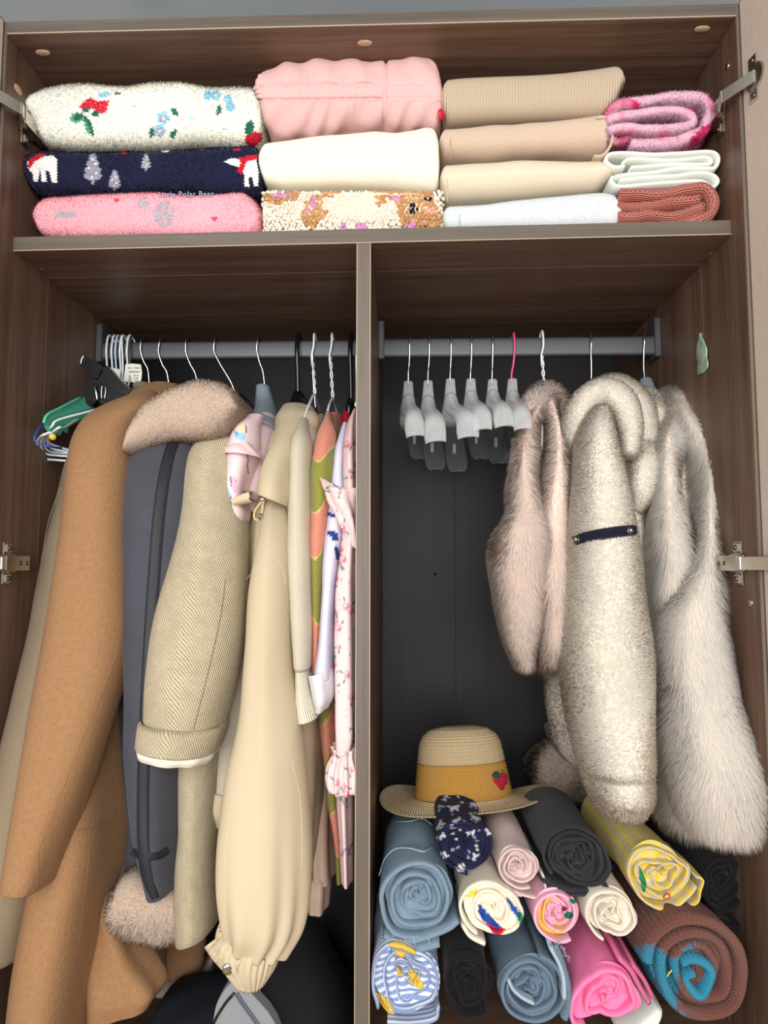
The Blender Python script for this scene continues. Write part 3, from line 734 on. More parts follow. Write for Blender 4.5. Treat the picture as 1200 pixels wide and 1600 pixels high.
words('printed_words', 'Little Polar Bear', .0115, P(247, 308, .0105), (math.pi / 2, 0, 0), plainm('print_lilac', srgb(150, 150, 178), .8), s2)

def pinkb(X, Y, V):
    c = cols(X, srgb(244, 172, 184)); n = Noise(4, 40, 2)(V); c = c * (1 + .05 * n[:, None])
    Gy = srgb(176, 172, 180)
    for x, y, rx, ry in ((256, 335, 17, 20), (224, 318, 9, 9)):
        m = ell(X, Y, x, y, rx, ry); put(c, m, Gy); put(c, m & (np.sin(X * .9) * np.sin(Y * .9) > .55), srgb(240, 150, 170))
    put(c, poly(X, Y, [(84, 340), (95, 326), (101, 334), (112, 328), (122, 340)]), Gy)
    for x, y in ((335, 341), (182, 312)): put(c, ell(X, Y, x - 2, y, 2.6, 2.6) | ell(X, Y, x + 2, y, 2.6, 2.6) | poly(X, Y, [(x - 4, y + 1), (x + 4, y + 1), (x, y + 6)]), srgb(225, 70, 110))
    put(c, poly(X, Y, [(388, 368), (396, 345), (412, 335), (412, 372)]), srgb(232, 150, 165)); return c
s3 = slab('folded_blanket', [(58, 332), (62, 318), (80, 310), (140, 309), (200, 307), (250, 303), (300, 307), (360, 304), (380, 302), (396, 312), (411, 330)],
          [(58, 350), (60, 372), (80, 381), (411, 377)], .010, .25, fleece, n=240, seg=220, wr=.0022, wf=24, seed=3, paint=pinkb, fw=7, e=2.9)
tag(s3, 'pink fleece blanket with small grey shapes, lowest of the left stack', 'blanket', G1)

puff = fab('pink_nylon', srgb(238, 192, 190), weave='plain', s=.0007, depth=.0001, rough=.55, sheen=.1, vary=.03, spec=.3)
def puffpost(V, th, t):
    X, Y = proj(V.reshape(-1, 3)); X = X.reshape(V.shape[:2]); Y = Y.reshape(V.shape[:2])
    def line(d, w): return np.exp(-(d / w) ** 2)
    slope = -.012 * (X - 400)
    s = line(Y - (133 + slope), 2.6) + line(Y - (156 + slope), 2.6); s = s * (X < 606) + s * .35 * (X >= 606)
    v_ = line(X - (601 + (Y - 150) * -.04), 2.6)
    ru = np.sin(X * .42 + 2 * np.sin(X * .08) + Y * .05) * np.exp(-np.minimum(abs(Y - 133 - slope), abs(Y - 156 - slope)) / 9) * (X < 600)
    fine = .0016 * np.abs(Noise(77, 55, 3)(V.reshape(-1, 3) * np.array([1.6, 1, .6]))).reshape(X.shape)
    big = fine + .0022 * np.sin(X * .16 + (Y - 150) * .09 + 1.5 * np.sin(X * .05)) * (Y > 158) + .0016 * np.sin(X * .12 - Y * .08) * (Y < 128)
    d = -.0042 * np.maximum(s, v_) + .0014 * ru + big
    V = V.copy(); V[:, :, 1] -= d * np.clip(np.sin(th), 0, 1)[None]; V[:, :, 2] += d * np.cos(th)[None]
    k = np.clip((412 - X) / 12, 0, 1); V[:, :, 2] += .003 * k * np.sin(Y * .9)
    return V
s4 = slab('folded_puffer_coat', [(397, 140), (402, 128), (415, 116), (450, 104), (500, 97), (560, 93), (600, 97), (640, 92), (672, 91), (684, 100), (691, 122)],
          [(397, 146), (404, 175), (415, 205), (425, 214), (500, 207), (560, 201), (620, 205), (680, 205), (691, 200)], .012, .25, puff, n=260, seg=200, wr=.0028, wf=20, seed=4, post=puffpost, fw=6, e=2.4)
tag(s4, 'pale pink quilted puffer coat folded on top of cream blanket', 'coat', G1)
V, F = discg(P(688, 180, .02), (1, -.6, 0), .008, .004, 12); mesh('zip_tag', V, F, plainm('red_tag', srgb(190, 20, 50), .5), s4)
tag(s4.children[0], 'red zip tag')
s5 = slab('folded_blanket', [(405, 235), (412, 220), (440, 217), (500, 209), (560, 203), (585, 201), (620, 206), (650, 204), (665, 200), (682, 203), (687, 215)],
          [(405, 275), (412, 296), (440, 301), (520, 298), (600, 297), (660, 302), (687, 306)], .010, .25, fab('cream_brushed', srgb(238, 232, 212), weave='none', fuzz=500, depth=.0003, vary=.03), seed=5, wr=.0018, wf=20, e=3.2)
tag(s5, 'plain cream brushed blanket between pink puffer and bobbly bear fleece', 'blanket', G1)
s6 = slab('folded_fleece', [(411, 312), (420, 304), (500, 301), (640, 301), (676, 306), (690, 322)], [(411, 372), (430, 376), (692, 371)], .016, .24, fab('bobble_ground', srgb(225, 214, 196), weave='none'), seed=6, e=3)
tag(s6, 'bobbly sherpa fleece with tan bear print, lowest of second stack', 'blanket', G1)
# its bobbles: too many to count, one mesh
rb = random.Random(5); pr = []; cl_ = []
ux, uy = [], []
yy = 302.0; row = 0
while yy < 372:
    xx = 412 + (row % 2) * 3.2
    while xx < 692:
        X, Y = xx + rb.uniform(-1.2, 1.2), yy + rb.uniform(-1.2, 1.2); A = np.array([X]); Bq = np.array([Y]); t_ = lambda p: poly(A, Bq, p)[0]
        c = srgb(236, 228, 212) if rb.random() > .2 else srgb(246, 240, 228)
        tan = t_([(411, 303), (470, 300), (462, 313), (425, 320), (411, 312)]) or t_([(470, 335), (478, 315), (490, 302), (506, 305), (502, 325), (515, 334), (490, 358), (472, 348)]) or t_([(500, 300), (535, 300), (520, 308), (500, 312)]) \
            or t_([(586, 301), (605, 300), (604, 316), (590, 328), (586, 318)]) or t_([(600, 300), (672, 301), (686, 318), (692, 345), (684, 363), (628, 364), (622, 338), (618, 318), (606, 312)])
        if tan: c = srgb(198, 148, 96) if rb.random() > .35 else srgb(214, 166, 116)
        for ex, ey, rx, ry, ro in ((487, 322, 5, 13, 35), (440, 306, 13, 5, 0), (617, 308, 9, 6, 0), (537, 357, 7, 9, 0), (563, 357, 8, 8, 0), (643, 355, 9, 8, 0)):
            if ell(A, Bq, ex, ey, rx, ry, ro)[0]: c = srgb(222, 150, 205)
        if ell(A, Bq, 646, 326, 6.5, 8, -20)[0] or ell(A, Bq, 667, 312, 6, 4, 20)[0]: c = srgb(22, 18, 20)
        if ell(A, Bq, 672, 331, 8, 6)[0]: c = srgb(240, 170, 150)
        if ell(A, Bq, 686, 312, 7, 9)[0]: c = srgb(240, 234, 224)
        edge = min(1, (X - 408) / 12, (694 - X) / 12); ky = (1 - edge) ** 2 * .02 + max(0, (309 - Y) / 9) ** 2 * .008
        p = P(X, Y, .0165 + ky); a = rb.uniform(0, 3.14); r = rb.uniform(.0030, .0037)
        V = []
        for i, ph in enumerate((.02, .9, 1.6, 2.3, 3.1)):
            for j in range(7):
                t = j * .8976; q = np.array([math.sin(ph) * math.cos(t) * r * 1.25, -math.cos(ph) * r * 1.1, math.sin(ph) * math.sin(t) * r * .8])
                V.append(p + np.array([q[0] * math.cos(a) - q[2] * math.sin(a), q[1], q[0] * math.sin(a) + q[2] * math.cos(a)]))
        pr.append((np.array(V), gridF(5, 7, True))); cl_ += [c] * 35; xx += 6.2
    yy += 5.0; row += 1
V, F = join(pr); b = mesh('bobbles', V, F, fab('bobble_wool', weave='none', attr=True, fuzz=600, depth=.0006, sheen=.4), s6, col=np.array(cl_)); b['kind'] = 'stuff'; b['label'] = 'curly cream, tan and lilac bobbles forming a bear print'

cord = fab('beige_rib_jersey', srgb(196, 178, 156), weave='rib', s=.0042, depth=.0007, vary=.06)
s7 = slab('folded_garment', [(688, 140), (694, 126), (720, 123), (800, 119), (880, 114), (930, 109), (962, 104), (972, 112), (973, 130)], [(688, 185), (700, 200), (800, 195), (900, 190), (945, 188), (958, 175), (973, 138)], .010, .24, cord, seed=7, n=120, wr=.0015, wf=15, e=2.8)
tag(s7, 'beige ribbed folded garment, topmost of the beige stack', 'clothes', G1)
V, F = None, None
s8 = slab('folded_garment', [(685, 215), (690, 200), (720, 198), (800, 194), (870, 189), (925, 185), (950, 181), (957, 190), (959, 205)], [(685, 235), (692, 252), (760, 253), (850, 248), (920, 246), (945, 243), (959, 222)], .014, .24, fab('beige_velour', srgb(202, 180, 160), weave='none', fuzz=300, depth=.0004, vary=.10, sheen=.6), seed=8, wr=.0022, wf=28, e=2.5)
tag(s8, 'beige velour folded garment under the ribbed beige one', 'clothes', G1)
s8h = sheet('cuff_band', [(932, 184), (950, 184), (957, 200), (955, 225), (942, 243), (928, 245)], .004, .010, .05, bpy.data.materials['beige_velour'], s8, seed=31)
s9 = slab('folded_garment', [(686, 272), (690, 258), (720, 256), (800, 252), (880, 250), (935, 250), (955, 260), (968, 268)], [(686, 300), (694, 319), (760, 316), (850, 309), (930, 304), (950, 290), (968, 274)], .012, .24, fab('pale_cream_jersey', srgb(232, 218, 194), weave='plain', s=.0009, depth=.0001, vary=.03), seed=9, wr=.0018, wf=22, e=2.7)
tag(s9, 'smooth pale cream garment with pointed right end, above grey marl one', 'clothes', G1)
marl = fab('grey_marl', srgb(150, 158, 164), weave='boucle', s=.0022, depth=.0002, vary=.08, alt=srgb(206, 212, 214))
s10 = slab('folded_garment', [(690, 330), (696, 322), (760, 319), (800, 313), (880, 308), (940, 303), (958, 306), (968, 322)], [(690, 365), (700, 373), (968, 367)], .012, .24, marl, seed=10, wr=.0014, wf=22, e=2.9)
tag(s10, 'light grey marl folded garment, lowest of the beige stack', 'clothes', G1)
# stitched hems: thin raised seams near the left ends
for par, x, ya, yb, colr in ((s9, 699, 262, 316, srgb(205, 188, 150)), (s10, 718, 324, 366, srgb(150, 156, 160)), (s8, 704, 203, 250, srgb(170, 148, 128))):
    tube('seam', [P(x, ya + (yb - ya) * k / 5, .0118 + (.006 * abs(k - 2.5) / 2.5) ** 1.0 - .0008 + (.002 if par is s8 else 0)) for k in range(6)], .0004, plainm('seam_' + str(x), colr, .9), par, 6)

# right-hand stack
def plushpaint(X, Y, V):
    n = Noise(40, 260, 2)(V * np.array([1, .3, 1.])); m2 = Noise(41, 60, 2)(V); c = cols(X, srgb(218, 176, 196)); k = np.clip((n + .6 * m2) * 1.2 - .2, 0, 1)[:, None]
    c = c * (1 - k * .7) + np.array(srgb(216, 84, 132)) * k * .7
    hot = ell(X, Y, 992, 164, 7, 6, 30) | ell(X, Y, 1095, 212, 26, 8, -45); c[hot] = srgb(205, 36, 108); return c
pl = fab('pink_plush', weave='none', attr=True, fuzz=300, depth=.0015, sheen=.4, vary=.05)
t = solo('folded_plush_garment', 'pink and lilac fluffy plush garment folded on the right-hand stack', 'clothes', 1035, 232, .1, G1)
plush = []
plush += [sheet('fold', [(952, 182), (962, 170), (1000, 161), (1040, 157), (1080, 152), (1100, 156), (1110, 172), (1107, 190), (1100, 205), (1080, 216), (1050, 224), (1010, 225), (985, 224)], .0165, .016, .22, pl, t, paint=plushpaint, wr=.0022, wf=55, seed=50, rnd=6, yv=[.01, 0, 0, 0, 0, 0, 0, 0, 0, 0, .004, .004, .006])]
plush += [sheet('fold', [(948, 188), (962, 184), (990, 178), (1030, 174), (1070, 176), (1086, 186), (1080, 198), (1050, 202), (1000, 202), (962, 202), (950, 206)], .0135, .008, .22, pl, t, paint=plushpaint, wr=.002, wf=55, seed=51, rnd=6)]
plush += [sheet('fold', [(950, 178), (945, 195), (950, 215), (965, 224), (985, 214)], .012, .02, .2, pl, t, paint=plushpaint, wr=.002, seed=52, rnd=6)]
whitec = fab('white_jersey', srgb(228, 232, 224), weave='none', fuzz=500, depth=.0002, vary=.03)
t = solo('folded_white_cloth', 'white jersey cloth folded in thin layers under the pink plush', 'clothes', 1035, 298, .1, G1)
sheet('fold', [(975, 262), (958, 262), (947, 253), (953, 243), (980, 240), (1020, 242), (1060, 239), (1108, 237), (1123, 246), (1118, 262), (1100, 264), (1060, 264), (1020, 269), (980, 274), (960, 277)], .0058, .012, .22, whitec, t, seed=55, wr=.0008)
sheet('fold', [(972, 256), (985, 250), (1030, 250), (1070, 249), (1104, 247), (1110, 256), (1080, 258), (1030, 260), (985, 263)], .0055, .014, .22, whitec, t, seed=56, wr=.0008)
sheet('fold', [(968, 283), (1000, 280), (1050, 276), (1085, 271), (1112, 273), (1122, 284), (1113, 293), (1095, 284), (1060, 285), (1000, 290), (966, 292), (955, 284), (957, 277)], .0058, .012, .22, whitec, t, seed=57, wr=.0008)
coralm = fab('coral_knit', srgb(240, 152, 138), weave='seed', s=.0042, depth=.0020, vary=.08, strength=1)
t = solo('folded_knit_jumper', 'coral chunky knit jumper folded at the bottom of right-hand stack', 'clothes', 1040, 345, .1, G1)
sheet('fold', [(966, 305), (1000, 303), (1050, 297), (1090, 294), (1108, 303), (1116, 320), (1110, 340), (1080, 351), (1030, 356), (968, 358)], .0150, .012, .2, coralm, t, seed=58, wr=.0025, wf=60, rnd=6)
sheet('fold', [(964, 322), (1010, 322), (1060, 316), (1094, 311)], .0140, .014, .2, coralm, t, seed=59, wr=.0022, wf=60, rnd=6)
sheet('fold', [(966, 341), (1010, 338), (1060, 334), (1096, 328)], .0150, .012, .2, coralm, t, seed=60, wr=.0022, wf=60, rnd=6)

fpile = pilem('fleece_pile', None, .35)
for o_, n_, l_ in ((s1, 60000, .0035), (s2, 50000, .003), (s3, 50000, .003)): fur('pile', o_, n_, l_, fpile, None, droop=.2, width=.0009, seed=60, curl=.4, clump=.35, sub=2, front=.2)
for k_, o_ in enumerate(plush): fur('pile', o_, 26000, .0042, fpile, None, droop=.25, width=.0009, seed=70 + k_, curl=.4, clump=.5, sub=2, front=.2)
slab = slab_
# ------------------------------------------------------------------ left compartment: clothes on hangers
chrome = NT('chrome_wire'); chrome.P(Base_Color=srgb(200, 200, 200), Metallic=1, Roughness=.22)
wirew = plainm('white_coated_wire', srgb(222, 228, 230), .35); blackp = plainm('black_plastic', srgb(14, 14, 16), .25)
GL = 'clothes hanging in the left compartment'
def hook(parent, pts, m=chrome, r=.0016, name='hook', zr=None, y=.2625, up=0):
    "a hanger hook over the rail; pts: its visible front run in the photograph"
    zr = ZRL if zr is None else zr; zt = zr + HR
    q = [P(x, yy, y) for x, yy in pts]; x0 = q[0][0]
    full = [(x0, .294, zt - .012), (x0, .2935, zt + .0015), (x0, .286, zt + .0065 + up), (x0, .275, zt + .008 + up), (x0, .266, zt + .0045 + up)]
    for k, v in enumerate(q): v[1] = .2625 + .0145 * (k / max(1, len(q) - 1)) ** 1.5
    full += [tuple(v) for v in q]; return tube(name, full, r, m, parent, 8, 5)
def garment(name, label, cat, px, py=560, group=GL):
    p = P(px, py, .277); return thing(name, label, cat, p, group)

# --- taupe coat, furthest left
taupe = fab('taupe_twill', srgb(150, 134, 112), weave='twill', s=.0032, depth=.0004, vary=.06)
t = garment('long_coat', 'taupe twill coat hanging furthest left, mostly behind the camel coat', 'coat', 224)
b = loft('body', [(207, 606, 236, 603, .27, .07), (176, 640, 232, 636, .25, .2), (112, 706, 205, 700, .23, .26), (88, 762, 190, 760, .225, .24), (64, 850, 180, 850, .2, .25), (38, 1000, 160, 1000, .16, .26), (12, 1130, 130, 1130, .12, .26), (-14, 1280, 95, 1280, .09, .26), (-26, 1400, 62, 1400, .07, .25), (-32, 1488, 42, 1488, .065, .24)],
         taupe, t, folds=[(5, .002, 0, .6)], wr=.003, wf=12, seed=11, e=3)
loft('collar', [(203, 602, 238, 600, .27, .07), (205, 612, 240, 612, .265, .09), (208, 626, 236, 626, .262, .1)], plainm('olive_collar', srgb(128, 124, 100), .9), t, hem=0, wr=.001)
S = Surf(b); seam('seam', S, [(62, 900), (75, 820), (95, 762), (106, 757)], .0006, taupe, t)
hook(t, [(220, 535), (219, 548), (223, 564), (228, 576), (229, 606)])

# --- camel coat
camel = fab('camel_wool', srgb(160, 122, 87), weave='none', fuzz=420, depth=.0006, mottle=160, vary=.05, sheen=.1)
t = garment('wool_coat', 'long camel wool coat with wide sleeve, brown-orange, hanging to the bottom', 'coat', 258)
b = loft('body', [(222, 606, 275, 604, .27, .09), (178, 634, 272, 630, .26, .2), (125, 700, 215, 690, .25, .34), (112, 850, 200, 850, .24, .36), (92, 1000, 192, 1000, .21, .38), (78, 1150, 184, 1130, .18, .38), (62, 1300, 184, 1290, .15, .38), (45, 1450, 155, 1440, .13, .38), (18, 1650, 118, 1650, .11, .38)],
         camel, t, folds=[(4, .004, 1, .4)], wr=.003, wf=9, seed=12, e=3.0)
sl_ = loft('sleeve', [(196, 622, 240, 610, .20, .10), (135, 648, 238, 628, .16, .15), (112, 680, 208, 668, .13, .17), (98, 740, 197, 740, .10, .17), (84, 820, 196, 820, .08, .16), (70, 890, 195, 890, .06, .15), (48, 1010, 190, 1000, .035, .15), (26, 1140, 160, 1120, .0, .13), (10, 1270, 116, 1250, -.03, .12), (-3, 1384, 64, 1394, -.055, .10)],
           camel, t, folds=[(3, .0015, 0, .5)], wr=.0022, wf=9, seed=13, e=2.6, seg=80)
loft('skirt_panel', [(140, 1300, 183, 1290, .10, .10), (132, 1390, 180, 1400, .09, .10), (128, 1480, 205, 1485, .07, .10), (120, 1560, 246, 1548, .05, .09), (118, 1608, 238, 1574, .05, .08)], camel, t, folds=[(5, .004, 2, .3)], seed=14, wr=.004, wf=14)
loft('skirt_panel', [(165, 1380, 240, 1370, .24, .08), (165, 1460, 244, 1450, .22, .08), (170, 1600, 246, 1545, .2, .08)], camel, t, seed=15, wr=.003)
loft('skirt_panel', [(230, 1380, 322, 1380, .34, .06), (238, 1450, 320, 1450, .33, .06), (246, 1530, 314, 1526, .33, .06)], camel, t, seed=16, wr=.003)
tube('collar', [P(192, 640, .13), P(206, 622, .16), P(228, 612, .20), P(252, 609, .235), P(276, 607, .27)], [.004, .008, .011, .012, .01], camel, t, 12)
tube('collar', [P(206, 648, .12), P(226, 632, .15), P(250, 626, .19), P(270, 628, .22)], [.003, .006, .008, .006], camel, t, 12)
S = Surf(sl_); seam('seam', S, [(186, 1010), (160, 1080), (118, 1180), (88, 1260), (62, 1322)], .0004, camel, t); seam('seam', S, [(60, 1330), (58, 1390)], .0003, camel, t)
S = Surf(b); seam('pocket_seam', S, [(84, 1296), (110, 1299), (140, 1294), (165, 1283), (180, 1266)], .0008, camel, t)
seam('seam', S, [(140, 1330), (132, 1400), (122, 1480)], .0003, camel, t)
hook(t, [(249, 535), (247, 550), (252, 568), (258, 580), (260, 603)])

# --- aviator jacket with shearling
suede = fab('grey_suede', srgb(74, 76, 86), weave='none', fuzz=300, depth=.0002, vary=.12, sheen=.3, rough=.85, mottle=14)
leath = fab('black_leather_trim', srgb(34, 35, 42), weave='none', fuzz=120, depth=.0003, rough=.55, sheen=0, spec=.3)
shear = fab('taupe_shearling', srgb(186, 166, 150), weave='none', fuzz=380, depth=.0012, sheen=.5, vary=.1)
shf = pilem('taupe_pile', srgb(238, 221, 206), .55)
t = garment('shearling_jacket', 'grey suede jacket with black leather straps and taupe shearling collar and hem', 'jacket', 305)
bd = loft('body', [(262, 620, 345, 615, .27, .08), (215, 690, 330, 680, .25, .28), (196, 760, 300, 760, .24, .3), (188, 900, 285, 900, .23, .32), (186, 1100, 280, 1100, .22, .28), (186, 1250, 284, 1250, .21, .26), (184, 1380, 290, 1370, .21, .26)], suede, t, seed=21, wr=.003, e=3)
sv = loft('sleeve', [(236, 668, 312, 662, .16, .10), (203, 706, 304, 690, .13, .14), (191, 770, 296, 750, .10, .15), (187, 900, 288, 900, .08, .15), (185, 1050, 282, 1050, .06, .14), (184, 1180, 273, 1180, .045, .13), (190, 1270, 270, 1270, .035, .12), (203, 1345, 268, 1340, .025, .11), (220, 1404, 270, 1396, .02, .09)],
          suede, t, folds=[(3, .0015, 0, .5)], seed=22, wr=.0028, wf=14, seg=90, hem=.02)
S = Surf(sv)
strip('leather_strap', S, [(278, 672), (262, 720), (250, 790), (242, 880), (234, 1000), (228, 1120), (224, 1220), (224, 1320), (230, 1370), (243, 1404)], [18, 20, 21, 21, 21, 21, 20, 19, 18, 15], leath, t)
strip('cuff_band', S, [(206, 1330), (224, 1338), (247, 1337), (263, 1328)], 14, leath, t, lift=.0009)
Sb = Surf(bd); strip('cuff_band', Sb, [(268, 1330), (276, 1326), (284, 1320)], 13, leath, t)
for off in (-9, 9): stitches('stitching', S, [(278 + off, 674), (262 + off, 720), (250 + off, 790), (242 + off, 880), (234 + off, 1000), (228 + off, 1120), (224 + off, 1220), (224 + off, 1320), (231 + off * .9, 1372)], plainm('stitch_black', srgb(16, 15, 18), .8), t, 4.5, lift=.0016)
col = slab('collar', [(196, 700), (206, 668), (228, 636), (262, 612), (305, 599), (340, 601), (362, 612), (374, 632)], [(196, 712), (215, 706), (240, 700), (268, 690), (300, 686), (330, 682), (352, 672), (374, 646)], .035, .30, shear, t, n=120, seg=90, wr=.003, wf=24, seed=23, e=2.2, fw=4)
fur('collar_pile', col, 60000, .0038, shf, t, droop=.2, width=.0010, seed=3, curl=.4, clump=.25)
hm = slab('shearling_hem', [(177, 1402), (184, 1380), (205, 1372), (235, 1380), (265, 1385), (292, 1372), (322, 1420)], [(177, 1432), (190, 1460), (215, 1470), (250, 1474), (285, 1462), (305, 1452), (322, 1440)], .022, .2, shear, t, n=100, seg=80, wr=.004, wf=28, seed=24, e=2.1)
h2 = loft('shearling_edge', [(268, 1324, 292, 1322, .12, .08), (264, 1350, 292, 1350, .12, .08), (270, 1392, 296, 1392, .12, .08)], shear, t, hem=0, wr=.003)
fur('hem_pile', hm, 40000, .0075, shf, t, droop=.35, width=.0011, seed=4, curl=.35, clump=.6); fur('hem_pile', h2, 4000, .009, shf, t, droop=.35, seed=5, curl=.3)
hook(t, [(290, 535), (290, 550), (296, 568), (302, 580), (306, 600)])

# --- tweed coat
tweed = fab('beige_tweed', srgb(214, 200, 168), weave='twill', s=.0046, depth=.0007, vary=.10, alt=srgb(104, 98, 86), sheen=.3, uvrot=.15, mottle=45)
liningw = fab('white_lining', srgb(236, 232, 218), weave='none', fuzz=300, depth=.0002)
t = garment('tweed_coat', 'beige diagonal tweed coat with turned-up cuff, on a black padded hanger', 'coat', 362)
bd = loft('body', [(335, 640, 392, 636, .26, .12), (312, 690, 385, 690, .24, .3), (296, 800, 380, 800, .23, .32), (285, 1000, 372, 1000, .22, .34), (282, 1200, 356, 1200, .19, .34), (284, 1320, 348, 1320, .17, .34), (286, 1446, 350, 1428, .16, .34)], tweed, t, seed=31, wr=.003, e=3, seg=80)
sv = loft('sleeve', [(330, 662, 392, 655, .17, .10), (300, 688, 386, 690, .14, .14), (280, 730, 378, 740, .12, .16), (270, 800, 380, 820, .10, .17), (254, 880, 377, 900, .075, .17), (232, 970, 370, 990, .05, .16), (220, 1060, 355, 1070, .03, .15), (216, 1146, 332, 1152, .02, .13)],
          tweed, t, seed=32, wr=.0028, wf=12, seg=100, e=2.5)
cf = loft('cuff', [(214, 1128, 334, 1142, .02, .145), (208, 1133, 336, 1150, .02, .16), (205, 1152, 333, 1166, .02, .162), (204, 1168, 327, 1184, .02, .158)], tweed, t, seed=33, wr=.0015, e=2.5, hem=.02, top=None, seg=90)
loft('sleeve_lining', [(210, 1160, 324, 1172, .02, .14), (207, 1174, 322, 1190, .02, .142), (214, 1183, 316, 1197, .02, .13)], liningw, t, seed=34, wr=.003, wf=60, hem=.01, folds=[(9, .0015, 0, 0)])
loft('collar', [(350, 629, 386, 634, .22, .10), (336, 645, 392, 652, .18, .16), (322, 668, 386, 680, .155, .16), (316, 684, 372, 696, .15, .12)], tweed, t, seed=35, wr=.002, hem=.01)
S = Surf(sv); seam('seam', S, [(352, 905), (345, 960), (330, 1030), (315, 1090), (302, 1140)], .0006, plainm('tweed_seam', srgb(120, 110, 85), .9), t)
loft('padded_hanger', [(352, 612, 366, 610, .277, .04), (350, 622, 380, 616, .27, .08), (350, 634, 392, 632, .26, .12), (356, 660, 398, 660, .25, .14)], blackp, t, hem=0)
hook(t, [(335, 534), (334, 548), (342, 566), (352, 583), (359, 596), (364, 610)])

# --- pink printed top
def pprint(X, Y, V):
    c = cols(X, srgb(232, 206, 210)); Y_ = srgb(245, 222, 175); B = srgb(150, 205, 226); Gn = srgb(196, 232, 150); Ln = srgb(70, 74, 100); Pk = srgb(226, 178, 212)
    put(c, poly(X, Y, [(368, 668), (376, 663), (384, 664), (385, 676), (372, 672)]), Y_); put(c, poly(X, Y, [(366, 674), (372, 674), (384, 679), (383, 688), (366, 686)]), B)
    put(c, ell(X, Y, 366, 757, 5, 14, -10), Pk); put(c, poly(X, Y, [(346, 762), (357, 762), (364, 776), (355, 790), (346, 778)]), B); put(c, poly(X, Y, [(346, 762), (354, 762), (347, 774)]), Gn)
    for a, b in (((346, 762), (358, 763)), ((347, 786), (358, 790)), ((358, 790), (361, 776)), ((384, 664), (385, 676)), ((366, 673), (372, 680)), ((360, 744), (362, 760)), ((364, 752), (369, 752)), ((385, 705), (389, 722)), ((386, 722), (388, 740))): put(c, seg_(X, Y, a, b, .9), Ln)
    return c
pk = fab('pink_print_jersey', weave='none', attr=True, fuzz=900, depth=.0001, vary=.04)
t = garment('pyjama_top', 'small pale pink top with pastel cartoon-like doodle print, on a grey frosted hanger', 'top', 411)
loft('body', [(392, 652, 424, 646, .2, .08), (372, 690, 430, 690, .18, .12), (365, 760, 424, 760, .16, .12), (372, 800, 415, 800, .16, .1)], pk, t, paint=lambda X, Y, V: cols(X, srgb(214, 188, 194)), seed=41, wr=.003)
loft('sleeve', [(386, 650, 408, 648, .13, .05), (364, 668, 400, 664, .115, .08), (352, 700, 397, 700, .10, .09), (348, 740, 388, 740, .09, .09), (346, 780, 380, 780, .085, .09), (352, 808, 384, 802, .08, .08), (366, 836, 376, 836, .08, .04)],
     pk, t, paint=pprint, seg=150, sub=16, seed=42, wr=.002, wf=30, hem=.0, folds=[(4, .001, 0, 1)])
rf = [(344, 706, 0), (354, 696, 0), (378, 688, 0), (392, 692, 0), (406, 704, 0)]
loft('flounce', [(366, 687, 394, 688, .085, .05), (348, 697, 402, 702, .08, .075), (344, 706, 407, 712, .078, .085)], pk, t, paint=lambda X, Y, V: cols(X, srgb(238, 208, 208)), seed=43, wr=.002, hem=.008, folds=[(6, .001, 0, 1)])
frost = NT('frosted_grey_plastic'); frost.P(Base_Color=srgb(170, 186, 200), Roughness=.35, Transmission_Weight=.45, IOR=1.3, Alpha=.9)
loft('hanger_body', [(399, 602, 419, 602, .277, .03), (397, 625, 424, 622, .26, .05), (394, 640, 428, 645, .23, .10), (388, 652, 430, 668, .2, .14)], frost, t, hem=0)
hook(t, [(402, 534), (401, 548), (405, 566), (409, 578), (411, 600)])

# --- windbreaker
cot = fab('beige_cotton', srgb(214, 198, 168), weave='plain', s=.0008, depth=.0001, vary=.06, rough=.8)
t = garment('windbreaker', 'beige cotton windbreaker with toggle cord hood and gathered snap cuff', 'jacket', 465)
bd = loft('body', [(440, 640, 480, 635, .26, .08), (412, 720, 486, 720, .22, .26), (385, 860, 488, 860, .2, .26), (376, 960, 490, 960, .19, .26), (385, 1100, 494, 1100, .18, .26), (400, 1240, 496, 1240, .17, .24), (420, 1360, 476, 1370, .16, .2)], cot, t, seed=51, wr=.004, folds=[(7, .003, 0, .5)], e=2.8)
hd = loft('shoulder_cape', [(444, 634, 476, 631, .25, .07), (428, 660, 488, 652, .20, .11), (412, 700, 474, 700, .14, .14), (402, 735, 462, 745, .105, .15), (396, 758, 458, 772, .09, .15), (396, 770, 452, 792, .085, .145)], cot, t, seed=52, wr=.004, wf=22, folds=[(3, .003, 1, .3)], hem=.03, seg=80)
loft('collar_point', [(474, 636, 487, 634, .24, .05), (478, 655, 496, 655, .23, .06), (480, 676, 490, 684, .23, .04)], cot, t, seed=53, hem=.01, wr=.002)
def cottonpleat(V, th, sn):
    return V
sv = loft('sleeve', [(413, 745, 438, 750, .11, .07), (408, 790, 442, 790, .09, .085), (400, 850, 447, 850, .065, .11), (384, 940, 450, 940, .045, .13), (372, 1040, 456, 1040, .03, .13), (358, 1140, 466, 1140, .015, .13), (341, 1230, 473, 1235, .0, .13), (328, 1310, 476, 1320, -.015, .13), (327, 1380, 474, 1400, -.025, .125), (333, 1440, 462, 1462, -.033, .11), (340, 1466, 434, 1510, -.037, .085)],
          cot, t, seed=54, wr=.005, wf=15, folds=[(3, .003, .5, .25, .4, 1.2), (11, .004, 0, .12, 0, 1, 9)], seg=120, e=2.3, hem=.02)
cf = loft('gathered_cuff', [(336, 1452, 432, 1504, -.037, .085), (329, 1470, 430, 1516, -.037, .088), (330, 1492, 427, 1526, -.037, .086), (342, 1516, 422, 1535, -.037, .08), (360, 1538, 414, 1546, -.037, .07)], cot, t, seed=55, wr=.001, folds=[(30, .0012, 0, .02)], seg=180, e=2.3, hem=.015, top=None)
S = Surf(cf)
